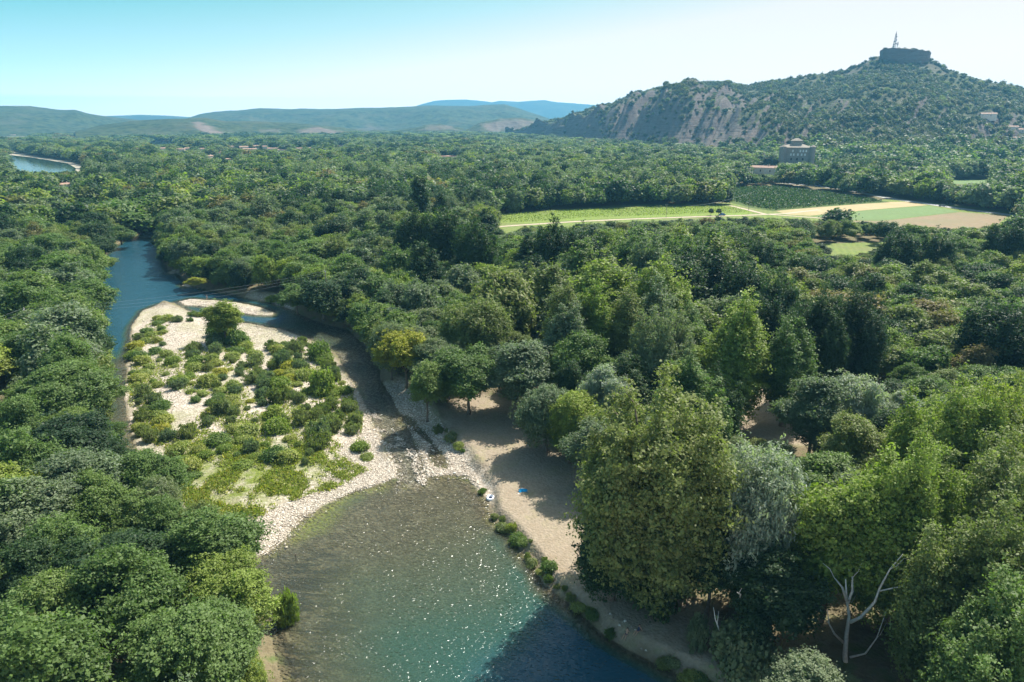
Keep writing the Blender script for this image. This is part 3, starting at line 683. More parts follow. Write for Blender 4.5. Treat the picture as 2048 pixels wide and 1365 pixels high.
def trunk_mesh(name, shape, h, r, L, seed, mat=None):
    rg = np.random.default_rng(seed+5); m = MB(); fk = h*(0.30 if shape != 'poplar' else 0.45); r0 = max(0.12, h*.017)
    m.tube([(0, 0, -0.6), (0, 0, h*.03), (0.1, 0.05, fk*.5), (0, 0, fk)], [r0*1.5, r0*1.1, r0*.9, r0*.75], 7)
    sel = rg.choice(len(L), min(9, len(L)), replace=False)
    for i in sel:
        x, y, z = L[i][:3]; z = max(z, fk*1.15)
        m.tube([(0, 0, fk*rg.uniform(.75, 1)), (x*.35, y*.35, fk+(z-fk)*.45), (x*.75, y*.75, z*.95), (x, y, z)], [r0*.55, r0*.38, r0*.2, r0*.08], 5)
    if shape == 'poplar' or shape == 'column':
        m.tube([(0, 0, fk), (0.1, -.1, h*.7), (0, 0, h*.93)], [r0*.75, r0*.4, r0*.08], 5)
    return m.mesh(name, mat or M_bark, True)
PROTO = {}
def proto(shape, h, r, n, leaf, seed):
    key = (shape, h, r, n, leaf, seed)
    if key not in PROTO:
        cm, L = crown_mesh('crown', shape, h, r, n, leaf, seed)
        PROTO[key] = (cm, trunk_mesh('trunk', shape, h, r, L, seed))
    return PROTO[key]
# nominal sizes and leaf counts: (height, radius, leaves, leaf size)
SPEC = {
 ('round', 'n'): (15, 5.2, 62000, 0.185), ('round', 'm'): (15, 5.2, 20000, 0.32), ('round', 'f'): (15, 5.4, 2600, 0.95),
 ('feather', 'n'): (14, 5.5, 66000, 0.165), ('feather', 'm'): (14, 5.5, 22000, 0.29), ('feather', 'f'): (14, 5.5, 2600, 0.95),
 ('poplar', 'n'): (25, 6.0, 80000, 0.22), ('poplar', 'm'): (25, 6.0, 34000, 0.36), ('poplar', 'f'): (25, 6.0, 7000, 0.85),
 ('broad', 'n'): (28, 10.5, 190000, 0.23), ('broad', 'm'): (28, 10.5, 70000, 0.38), ('broad', 'f'): (28, 10.5, 12000, 0.95),
 ('willow', 'n'): (16, 6.5, 70000, 0.15), ('willow', 'm'): (16, 6.5, 20000, 0.29), ('willow', 'f'): (16, 6.5, 2600, 0.8),
 ('column', 'n'): (24, 3.2, 10000, 0.5), ('column', 'm'): (24, 3.2, 9000, 0.55), ('column', 'f'): (24, 3.2, 1500, 1.1),
}
def lod(d): return 'n' if d < 165 else ('m' if d < 420 else 'f')
NVAR = {'round': 5, 'feather': 5, 'poplar': 3, 'broad': 3, 'willow': 2, 'column': 1}
def get_proto(shape, lv, var):
    h, r, n, l = SPEC[(shape, lv)]; var = var % NVAR[shape]
    if lv == 'n' and shape in ('broad',): var = var % 2
    return proto(shape, h, r, n, l, 100+var*7+len(shape)), h, r
MESHCNT = [0]
def add_tree(name, label, cat, group, x, y, z, h, r, shape, colr, rz, var, d):
    (cm, tm), h0, r0 = get_proto(shape, lod(d), var)
    t = empty(name, (x, y, z), rz); e = 1+0.12*math.sin(x*7.3); t.scale = (r/r0*e, r/r0/e, h/h0); t.rotation_euler = (.05*math.sin(y*3.1), .05*math.sin(x*5.7), rz); tag(t, label, cat, group)
    c = link(bpy.data.objects.new('crown', cm), t); c.material_slots[0].link = 'OBJECT'; c.material_slots[0].material = FM[colr]
    tr = link(bpy.data.objects.new('trunk', tm), t)
    return t

# outlines of what stays visible between the trees (pixel space of the traced plan; trees whose crowns would stand in front are left out or lower)
CLEARP = [np.array(p, float) for p in [
 [(1600,1700),(600,1700),(605,1365),(560,1260),(540,1180),(508,1100),(432,1050),(345,985),(330,910),(268,868),(250,800),(238,740),(225,690),(233,612),(205,560),(207,515),(250,488),(322,462),(322,545),(372,575),(470,594),(560,628),(640,670),(700,715),(745,770),(800,815),(870,858),(950,850),(1030,878),(1110,910),(1140,950),(1130,1000),(1120,1080),(1160,1160),(1260,1215),(1400,1280),(1450,1365)],
 [(1000,434),(1100,424),(1250,417),(1450,414),(1466,404),(1474,378),(1560,375),(1650,384),(1760,396),(1850,407),(1950,420),(2048,434),(2030,436),(1990,452),(1900,458),(1780,448),(1700,440),(1600,438),(1560,436),(1440,436),(1330,440),(1160,448),(1140,454),(1045,452),(1030,464),(1005,464)],
 [(1640,497),(1700,491),(1765,489),(1765,494),(1700,508),(1660,508)],
 [(1560,290),(1614,290),(1614,326),(1565,328)], [(1503,336),(1552,336),(1552,350),(1503,350)],
 [(30,315),(135,330),(148,336),(148,342),(100,347),(32,344)], [(150,335),(163,336),(163,344),(150,345)],[(210,345),(262,346),(262,348),(210,348)],
 [(1485,840),(1500,800),(1530,780),(1575,820),(1565,880),(1505,868)], [(296,285),(352,285),(352,289),(300,290)],
 [(112,434),(148,432),(148,438),(112,442)], [(1905,363),(1975,361),(1980,369),(1905,371)], [(0,690),(10,700),(10,880),(0,890)],
 [(1625,371),(1650,374),(1650,378),(1625,376)], [(1636,325),(1655,330),(1640,338),(1630,336)], [(2,268),(55,270),(55,275),(2,275)],
 [(1740,392),(2000,428),(2000,438),(1740,404)]]]
SIL = np.array([(o, q) for q in (.22, .34, .46, .58, .70, .82) for o in (-.95, -.5, 0, .5, .95)]+[(o, q) for q in (.92, 1.0) for o in (-.55, 0, .55)]+[(0, .05), (0, .12)])
def blocked(x, y, z, h, r):
    # silhouette sample of a crown
    ox = SIL[:, 0]*r; oz = SIL[:, 1]*h+z
    nrm = math.hypot(x, y); tx, ty = y/nrm, -x/nrm
    px, py = project(x+ox*tx, y+ox*ty, oz)
    for P in CLEARP:
        if inpoly(P, px, py).any(): return True
    if y > 380:
        ds = math.hypot(x, y); x0, x1, y0 = px.min(), px.max(), py.min()
        for b in BOXES:
            if ds < b[4]+8 and x1 > b[0] and x0 < b[1] and y0 < b[3]: 
                if project(x, y, z)[1] > b[2]: return True
    for P, ym in CLEARD:
        if y < ym and inpoly(P, px, py).any(): return True
    return False

# small countable things in the fields need to be known before the wood is planted
HOUSES = []      # filled below: (px, py, dist, w, d, h, rot, colour, label)
for i, (px, py, wm, hm, rot, lab) in enumerate([
   (325,300,15,5,.3,'low pale house with red roof left of the lake-side village'), (362,302,16,5,-.2,'wide red-roofed house just right of the lake'),
   (375,300,13,5,.5,'small pale house behind the wide red-roofed house by the lake'), (405,301,14,5,.1,'pale bungalow on the right of the lake-side cluster'),
   (420,317,11,5,.8,'white house with a red roof alone in trees below the village'), (440,309,11,5,-.4,'small white house between the lake and the long school roofs'),
   (457,322,12,4,.2,'cream house at the edge of the tall dark trees'), (465,296,15,5,0,'pale house at the left end of the long village row'),
   (488,298,18,6,.15,'large pale villa with red roof in the middle of the village row'), (500,301,26,4.5,.05,'long low pale building in front of the village villas'),
   (513,296,17,6,.3,'tall white house with red roof on the village row'), (532,297,13,6,-.1,'cream house right of the tall white village house'),
   (548,300,26,5,.08,'long white building with flat tiled roof in the village'), (566,302,20,4,.05,'long white low building at the right end of the village row'),
   (598,299,15,4,.2,'pale house standing right of the village row'), (623,298,13,4,-.3,'small pale roof between village and wooded plain'),
   (682,294,20,5,.1,'wide house with a pink roof alone on the wooded plain'), (757,297,13,4,.1,'small white house far out on the wooded plain'),
   (150,275,20,5,.2,'red-roofed house left of the far hamlet'), (163,277,22,6,.1,'long red-roofed house in the far left hamlet'),
   (230,280,20,5,.2,'pale house in the far hamlet below the left hills'), (248,271,22,5,-.1,'white house highest in the far left hamlet'),
   (212,272,18,5,.1,'cream house behind the far left hamlet trees'), (107,276,16,5,.3,'small red-roofed house above the far river bend'),
   (898,315,34,3.5,.02,'long low red roof in the middle of the wooded plain'), (130,376,15,4,.5,'red-roofed farmhouse among trees left of the river'),
   (15,271,60,5,.0,'long white sheds at the far left edge'), (1975,232,24,6,.2,'white house with flat terrace high on the right hillside'),
   (2025,258,16,6,.4,'small white house on the hillside at the right edge'), (2040,262,20,5,.1,'second white house on the hillside at the right edge'),
   (2033,277,20,4,-.2,'pale house lowest on the right hillside')]):
    HOUSES.append((px, py, wm, hm, rot, lab))

BOXES = []
for h_ in HOUSES:
    if h_[0] < 1900:
        d_ = at(h_[0], h_[1]+2, 2.0); ds_ = math.hypot(*d_); hw_ = h_[2]*FPX/ds_*.45; BOXES.append((h_[0]-hw_, h_[0]+hw_, h_[1]+2-h_[3]*1.2*FPX/ds_, h_[1]+1.0, ds_))
CLEARD = [(np.array([(1640,1110),(1700,1120),(1800,1085),(1840,1135),(1775,1260),(1720,1345),(1665,1345),(1640,1270)], float), 63.0)]
# ------------------------------------------------------------------ named trees: (label, top px, top py, height, radius, shape, colour)
HERO = [
 ('huge olive-green poplar standing over the dirt beach', 1325,738,31,11.0,'broad','olive'),
 ('pale silvery-green willow right of the huge olive-green poplar', 1520,893,22,6.6,'willow','silver'),
 ('dark lower poplar crown in front of the huge olive-green one', 1235,960,17,5.2,'poplar','dark'),
 ('bright yellow-green tree hanging over the narrow channel', 808,655,14,6.0,'round','yellow'),
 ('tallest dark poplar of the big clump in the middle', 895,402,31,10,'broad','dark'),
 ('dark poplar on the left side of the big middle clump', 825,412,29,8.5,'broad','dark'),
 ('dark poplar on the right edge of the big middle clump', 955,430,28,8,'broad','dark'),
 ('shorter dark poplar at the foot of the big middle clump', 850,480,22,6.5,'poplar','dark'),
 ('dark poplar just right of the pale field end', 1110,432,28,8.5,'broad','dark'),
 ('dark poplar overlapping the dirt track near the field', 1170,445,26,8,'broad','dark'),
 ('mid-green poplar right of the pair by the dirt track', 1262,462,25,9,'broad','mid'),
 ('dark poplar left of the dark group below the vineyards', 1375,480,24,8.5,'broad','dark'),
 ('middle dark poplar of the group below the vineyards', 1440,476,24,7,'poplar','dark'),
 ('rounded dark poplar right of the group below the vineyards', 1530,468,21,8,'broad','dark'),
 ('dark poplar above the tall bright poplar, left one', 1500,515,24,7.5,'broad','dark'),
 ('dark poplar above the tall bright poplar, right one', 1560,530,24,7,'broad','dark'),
 ('tall bright green poplar with pointed heads in mid wood', 1480,588,27,7.5,'poplar','light'),
 ('left of three bright upright poplars in the mid wood', 1140,560,25,6,'poplar','olive'),
 ('middle of three bright upright poplars in the mid wood', 1195,562,25,6,'poplar','light'),
 ('right of three bright upright poplars in the mid wood', 1245,565,25,6,'poplar','olive'),
 ('greyish upright poplar beside the three bright ones', 1312,558,25,7,'poplar','grey'),
 ('wide olive-grey willow left of the three bright poplars', 1010,548,21,9.5,'willow','olive'),
 ('olive-grey willow left of the wide olive-grey one', 945,600,19,8,'willow','olive'),
 ('feathery bright green locust above the olive poplar', 1165,664,18,7.5,'feather','mid'),
 ('rounded grey-green tree behind the beach', 1045,683,15.5,8,'round','grey'),
 ('rounded grey-green tree left of the one behind the beach', 935,690,15,7.0,'round','mid'),
 ('small pale green tree at the water edge beside the yellow-green one', 850,728,12,4.5,'round','mid'),
 ('small round dark tree between locust and silver tree', 1150,725,14,4,'round','dark'),
 ('silver-leaved tree behind the left shoulder of the huge poplar', 1210,735,16,4.5,'round','silver'),
 ('broad grey-green tree leaning over the shaded beach', 1095,775,12.5,5.8,'willow','grey'),
 ('light green tree left of the huge olive poplar', 1165,790,13.5,4.8,'round','light'),
 ('light green low tree at the beach edge below the grey one', 1140,835,8.5,3.8,'round','mid'),
 ('rounded sage-green tree beside the sunny clearing', 1640,752,16,6,'round','grey'),
 ('tall silver-leaved tree beside the sage-green one', 1712,742,17,5,'round','silver'),
 ('small silver tree right of the clearing', 1718,830,9,3.6,'round','silver'),
 ('small silver-leaved tree at the locust edge right of the clearing', 1800,785,13,4,'round','silver'),
 ('bushy sage-green tree left of the small silver tree', 1665,850,9,3.4,'round','grey'),
 ('large dark green poplar above the sage-green tree', 1640,570,26,8,'broad','dark'),
 ('dark green poplar with a split crown behind the clearing', 1725,568,26,8,'broad','dark'),
 ('mid-green poplar in front of the split-crowned dark one', 1590,640,22,6,'poplar','mid'),
 ('very dark tall tree at the right edge of the picture', 2030,585,24,9,'broad','dark'),
 ('left dark poplar of the clump above the right wood', 1810,455,22,8,'broad','dark'),
 ('right dark poplar of the clump above the right wood', 1885,455,22,8,'broad','dark'),
 ('dark poplar clump at the right edge by the lane', 2035,433,24,9,'broad','dark'),
 ('lone round dark tree in front of the crop field', 1678,417,11,6.5,'round','dark'),
 ('small dark round tree in the lower meadow', 1645,488,8,4,'round','dark'),
 ('dark hedge tree at the right end of the meadow hedge', 1775,440,12,5,'round','dark'),
 ('bright yellowish-green tall tree in the lower right', 1690,955,20,6.0,'round','light'),
 ('large light green poplar filling the right foreground', 1850,860,26,7.6,'broad','light'),
 ('light green poplar beyond the large foreground one', 1925,760,25,8,'broad','light'),
 ('light green poplar at the right edge, upper', 2030,745,26,8,'broad','light'),
 ('olive poplar at the right edge, middle', 2010,850,26,8.5,'broad','olive'),
 ('olive-green broad poplar in the bottom right corner', 1990,1010,24,7.6,'broad','olive'),
 ('dark broad tree in the bottom right corner', 2060,1180,22,8,'broad','mid'),
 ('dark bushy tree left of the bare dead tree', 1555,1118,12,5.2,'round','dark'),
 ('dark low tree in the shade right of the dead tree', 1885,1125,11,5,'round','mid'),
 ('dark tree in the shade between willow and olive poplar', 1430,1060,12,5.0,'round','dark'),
 ('narrow black-green columnar tree rising from the middle of the wood', 842,354,31,4.2,'column','dark'),
 ('tall poplar above the far bank of the river', 345,333,27,8,'broad','mid'),
 ('rounded dark double-crowned tree in the middle distance', 605,358,24,9.5,'broad','dark'),
 ('feathery bright green tree over the left bank of the river', 235,400,17,9,'feather','mid'),
 ('feathery green tree next to the river bend', 275,425,11.3,8,'feather','mid'),
 ('low rounded green tree at the head of the river reach', 238,455,8,5.5,'round','mid'),
 ('low dark tree leaning over the water left of the river head', 205,478,8.5,5.5,'round','dark'),
 ('low light green tree below the leaning dark one', 192,505,8,5,'round','light'),
 ('rounded dark tree on the left bank above the river', 180,425,16,7.5,'round','dark'),
 ('grey-green rounded tree behind the small left meadow', 105,395,15,5.5,'round','grey'),
 ('wide dark tree at the left edge behind the meadow', 40,385,16,9,'round','dark'),
 ('light green leaning tree at the river bend', 345,472,12,4.6,'round','light'),
 ('yellow-green low tree above the two small sand spits', 405,510,10,4.6,'round','light'),
 ('small yellow bush-like tree at the second sand spit', 392,553,4,3,'round','yellow'),
 ('bushy light green tree on the right bank facing the island', 590,570,9,5,'round','mid'),
 ('dark round tree on the right bank facing the island', 640,560,12,7,'round','dark'),
 ('dark tall tree on the left bank with one dead branch', 45,480,20,8,'broad','dark'),
 ('green tree overhanging the channel from the left bank', 165,560,13,6,'round','mid'),
 ('bright green tree by the leaning utility pole', 95,575,13,5.5,'feather','mid'),
 ('yellow-flecked bright green tree overhanging the bottom left pool', 440,1120,11,4.8,'round','light'),
 ('dark green tree on the left edge of the white gravel', 400,1040,12,5.5,'round','mid'),
 ('dark olive round tree over the foot of the island', 285,905,11,5.5,'feather','mid'),
]
MONO_DARK = []
TREES = []      # dict records
def zone_of(px): return 'left' if px < 640 else 'right'
for lab, px, py, h, r, shp, colr in HERO:
    x, y = at(px, py+3, h*0.985+1.8)
    _w = float(water_sd(np.array([x]), np.array([y]))[0]) if y < 540 else 99
    if _w < .5: print('HERO IN WATER', lab, _w)
    TREES.append(dict(label=lab, x=x, y=y, z=1.8 if y < 300 else 2.0, h=h, r=r, shape=shp, col=colr, hero=True))

def plant():
    cand = []
    d = 38.0
    while d < 3300:
        s = max(7.8, d*0.0125) if d < 900 else 11.2*(d/900)**1.05
        wf = 1.06 if d < 450 else 0.92; nx = int(2*wf*(d+18)/s)
        for k in range(nx):
            cand.append((((k+0.5)/nx-.5)*2*wf, d, s))
        d += s*0.92
    c = np.array(cand); jit = rng.uniform(-.45, .45, (len(c), 2))
    Y = c[:, 1]+jit[:, 1]*c[:, 2]; X = (c[:, 0]*(c[:, 1]+18))+jit[:, 0]*c[:, 2]; S = c[:, 2]
    near = (Y < 560)
    sdw = np.full(len(X), 99.0); sdw[near] = water_sd(X[near], Y[near])
    ok = sdw > 1.6
    for P, m in ((ISL, 0.5), (GR2, -.5), (BEACH, -2.5), (SPIT, 1), (GR3, 1), (CLEARING, -3)):
        q = np.full(len(X), 99.0); q[near] = sdf(P, X[near], Y[near]); ok &= q > m
    for nm in ('vineyard_ground', 'dark_vineyard_ground', 'stubble_field', 'crop_field', 'ploughed_field', 'lower_meadow', 'left_meadow', 'hillside_meadow', 'road', 'dirt_track', 'farm_track', 'lane', 'distant_river', 'lake', 'shingle_bank'):
        o = bpy.data.objects[nm]; me = o.data
        for p in me.polygons:
            P = np.array([me.vertices[i].co[:2] for i in p.vertices])
            bb = (X > P[:, 0].min()-6) & (X < P[:, 0].max()+6) & (Y > P[:, 1].min()-6) & (Y < P[:, 1].max()+6)
            if bb.any():
                q = np.full(len(X), 99.0); q[bb] = sdf(P, X[bb], Y[bb]); ok &= q > 2.5
    # stop at the foot of the hills
    az = X/Y; pxs = CX+FPX*az*0.95
    lim = np.where(pxs > 1010, np.interp(pxs, [b[0] for b in BD_M], [b[1] for b in BD_M])*0.99, 3300)
    ok &= np.hypot(X, Y) < lim
    X, Y, S, sdw = X[ok], Y[ok], S[ok], sdw[ok]
    # leave room round the named trees
    for T in TREES:
        dd = np.hypot(X-T['x'], Y-T['y']); k = dd > (T['r']*0.72+(2.8 if T['shape'] != 'column' else 12)); X, Y, S, sdw = X[k], Y[k], S[k], sdw[k]
    n1 = fbm(X*0.012, Y*0.012, 51, 3); n2 = fbm(X*0.03+9, Y*0.02, 52, 3); n3 = rng.random(len(X)); n4 = rng.random(len(X))
    D = np.hypot(X, Y)
    for i in range(len(X)):
        x, y, d = X[i], Y[i], D[i]; u, v = n3[i], n4[i]; side = 'L' if x < -0.26*y-2 else 'R'
        big = n1[i]*0.7+u*0.3
        if side == 'L' and y < 240:
            shp = 'feather' if u < .6 else 'round'; colr = 'mid' if v < .62 else ('light' if v < .67 else ('grey' if v < .84 else ('dark' if v < .97 else 'olive')))
            h = 10+5*n2[i]+2*u
        elif x > 0.30*y+15 and y < 330 and y > 100:
            shp = 'feather' if u < .75 else 'round'; colr = 'mid' if v < .45 else ('light' if v < .58 else ('brown' if v < .66 else ('olive' if v < .86 else 'dark')))
            h = 8.5+4.5*n2[i]+2*v
        elif 0.02*y < x < 0.52*y and y > 105 and y < 300 and u < .42:
            shp = 'poplar' if u < .27 else 'broad'; colr = ['dark', 'mid', 'olive', 'dark', 'light', 'grey'][int(v*6)]; h = 17+7*n2[i]+3*v
        elif y < 300:
            shp = 'round' if u < .55 else ('feather' if u < .88 else 'willow'); colr = 'mid' if v < .42 else ('dark' if v < .52 else ('grey' if v < .72 else ('olive' if v < .90 else 'light')))
            h = 8.5+4*n2[i]+3*u
        else:
            if big > .64: shp = 'broad' if v > .5 else 'poplar'; colr = 'dark' if n2[i] > .42 else 'grey'; h = 14+5*u
            else:
                shp = 'round' if u < .5 else ('feather' if u < .85 else 'willow')
                colr = 'mid' if v < .42 else ('olive' if v < .58 else ('grey' if v < .72 else ('brown' if v < .745 else ('dark' if v < .95 else 'light'))))
                if n2[i] > .58 and v < .5: colr = 'grey'
                if n2[i] < .36 and v < .35: colr = 'olive'
                h = 9+6*n2[i]+3*v
        h *= 0.82+0.42*rng.random()
        r = h*(0.35+0.14*rng.random()) if shp not in ('poplar', 'broad') else h*(0.27+0.07*rng.random())
        if d > 500: r = max(r, S[i]*0.62)
        z = 1.6 if y < 300 else 2.0
        for k in (1.0, 0.75, 0.55, 0.4, 0.28, 0.18):
            if h*k < 2.2: k = 0; break
            if not blocked(x, y, z, h*k, r*k**0.7): break
        else: k = 0
        if k == 0: continue
        if k < 0.4 and d > 500: continue
        if k < .75 and shp in ('broad', 'poplar'): shp = 'round'
        hh = h*k; rr = r*k**0.7
        TREES.append(dict(label=None, x=x, y=y, z=z, h=hh, r=rr, shape=shp, col=colr, hero=False))
    # dense row of small trees right along the channels so no bare bank shows
def bank_row():
    lines = [[(318,455),(300,458),(280,468),(250,480),(225,495),(200,520),(190,560),(195,600),(200,650),(195,700),(200,745),(205,780),(205,830),(215,900),(260,990),(330,1070),(400,1140),(440,1130)],
             [(318,455),(330,470),(322,500),(335,540),(355,548),(420,580),(475,590)], [(590,622),(625,640),(660,650),(700,660),(740,700),(758,735),(765,762)],
             [(440,1130),(500,1180),(535,1260),(560,1365),(560,1450)]]
    for li, L_ in enumerate(lines):
        P = np.array([at(a, b, 0) for a, b in L_])
        if li == 0 or li == 3: P = P[::-1] if li == 0 else P
        seg = np.linalg.norm(np.diff(P, axis=0), axis=1); cum = np.concatenate([[0], np.cumsum(seg)]); s_ = 1.5
        while s_ < cum[-1]:
            i = min(np.searchsorted(cum, s_)-1, len(seg)-1); i = max(i, 0); f = (s_-cum[i])/seg[i]; p = P[i]*(1-f)+P[i+1]*f; t_ = (P[i+1]-P[i])/seg[i]
            nrm_ = np.array([-t_[1], t_[0]])
            q = p+nrm_*2.2
            if water_sd(np.array([q[0]]), np.array([q[1]]))[0] < 0: q = p-nrm_*2.2
            off = rng.uniform(.8, 3.2)+(2.2 if li == 3 else 0); dr = (q-p)/2.2; q = p+dr*off; r = rng.uniform(2.6, 4.2)*(.8 if li == 3 else 1); h = rng.uniform(5, 10.5)*(.75 if li == 3 else 1)
            v = rng.random(); TREES.append(dict(label=None, x=q[0], y=q[1], z=1.0, h=h, r=r, shape='round' if v < .6 else ('feather' if v < .85 else 'willow'), col=['mid', 'mid', 'light', 'olive', 'grey', 'dark'][int(rng.integers(6))], hero=False))
            s_ += r*rng.uniform(1.0, 1.5)
plant()
bank_row()
for T in TREES:
    T['d'] = math.hypot(T['x'], T['y']); T['rz'] = random.uniform(0, 6.28); T['var'] = random.randrange(30)
    px, py = project(T['x'], T['y'], T['z']+T['h']*.7); T['px'], T['py'] = float(px), float(py)
    f = T['y']*cp+(CAMZ-T['h']*.6)*sp; m_ = FPX*T['r']/max(f, 5)
    T['vis'] = (-m_ < T['px'] < 2048+m_) and (-m_ < T['py'] < 1365+m_*1.3); T['app'] = m_
heroes = [T for T in TREES if T['hero']]; rest = [T for T in TREES if not T['hero']]
vis = sorted([T for T in rest if T['vis']], key=lambda T: -T['app']); indiv = vis[:300-len(heroes)]
inds = set(id(T) for T in indiv); stuff = [T for T in rest if id(T) not in inds]

# labels that single out each tree by look and by its nearest named neighbour
CW = {'mid': 'mid-green', 'dark': 'dark green', 'grey': 'grey-green', 'olive': 'olive-green', 'light': 'light green', 'yellow': 'yellow-green', 'silver': 'silvery', 'brown': 'brown-tinged', 'scrub': 'dark', 'knot': 'bright green', 'osier': 'soft green'}
SW = {'round': 'rounded tree', 'feather': 'feathery tree', 'poplar': 'upright poplar', 'broad': 'broad poplar', 'willow': 'willow', 'column': 'columnar tree'}
ANCH = [(1325,900,'the huge olive-green poplar'), (1520,960,'the pale silvery willow'), (808,690,'the bright yellow-green tree'), (895,480,'the dark middle clump'), (1140,490,'the dark pair by the track'),
        (1400,520,'the dark group below the vineyards'), (1480,650,'the tall bright poplar'), (1195,610,'the bright poplars'), (1010,590,'the wide olive-grey willow'), (1530,830,'the sunny clearing'),
        (1712,780,'the tall silver-leaved tree'), (1690,1200,'the bare dead tree'), (1850,950,'the large light green poplar'), (2030,640,'the very dark edge tree'), (1700,500,'the lower meadow'),
        (280,520,'the river bend'), (330,700,'the top of the island'), (300,880,'the foot of the island'), (470,1060,'the gravel shore'), (590,1240,'the willow bush in the pool'),
        (47,620,'the grey utility pole'), (5,780,'the small left clearing'), (1050,960,'the blue cloth on the beach'), (245,440,'the feathery trees at the bend'), (1300,1180,'the round bush in the shade'),
        (100,720,'the two bare branches'), (1640,600,'the split dark poplars'), (230,1180,'the dark hollow in the left wood'), (40,1000,'the left picture edge'), (60,1330,'the bottom left corner'), (2000,1330,'the bottom right corner'),
        (400,1330,'the pool at bottom left'), (640,520,'the cables'), (1850,560,'the brown-tinged locusts'), (1950,420,'the road'), (700,600,'the narrow channel')]
def rel(dx, dy, d):
    n = 'right beside' if d < 28 else None
    if n: return n
    a = math.degrees(math.atan2(-dy*1.6, dx)); far = ''
    o = ['right of', 'behind-right of', 'behind', 'behind-left of', 'left of', 'front-left of', 'before', 'front-right of'][int(((a+22.5) % 360)//45)]
    return far+o
ORD = ['first', 'second', 'third', 'fourth', 'fifth', 'sixth', 'seventh', 'eighth', 'ninth', 'tenth', 'eleventh', 'twelfth', 'thirteenth', 'fourteenth', 'fifteenth', 'sixteenth', 'seventeenth', 'eighteenth', 'nineteenth', 'twentieth'] + ['twenty-'+q for q in ('first', 'second', 'third', 'fourth', 'fifth', 'sixth', 'seventh', 'eighth', 'ninth')]
for T in indiv:
    b = min(ANCH, key=lambda a: math.hypot(T['px']-a[0], (T['py']-a[1])*1.6)); dd = math.hypot(T['px']-b[0], (T['py']-b[1])*1.6)
    sz = 'small' if T['h'] < 9 else ('tall' if T['h'] > 16 else '')
    T['key'] = (f"{sz+' ' if sz else ''}{CW[T['col']]} {SW[T['shape']]}", f"{rel(T['px']-b[0], T['py']-b[1], dd)} {b[2]}")
groups = {}
for T in indiv: groups.setdefault(T['key'], []).append(T)
for k, g in groups.items():
    if len(g) == 1: g[0]['label'] = f"{k[0]} {k[1]}"
    else:
        g.sort(key=lambda T: T['px'])
        for i, T in enumerate(g):
            o = 'leftmost' if i == 0 else ('rightmost' if i == len(g)-1 else ORD[i]+'-from-left')
            T['label'] = f"{o} {k[0]} {k[1]}".replace('in front and ', 'front-').replace('behind and ', 'back-').replace('well ', '').replace('the three bright poplars', 'the bright poplars').replace('the white gravel shore', 'the gravel shore')
NM = {'round': 'broadleaf_tree', 'feather': 'locust_tree', 'poplar': 'poplar_tree', 'broad': 'poplar_tree', 'willow': 'willow_tree', 'column': 'cypress_tree'}
for T in heroes+indiv:
    grp = 'trees in the wood on the left bank' if T['x'] < -0.26*T['y']-2 else 'trees in the wood on the right bank'
    add_tree(NM[T['shape']], T['label'], 'tree', grp, T['x'], T['y'], T['z'], T['h'], T['r'], T['shape'], T['col'], T['rz'], T['var'], T['d'])

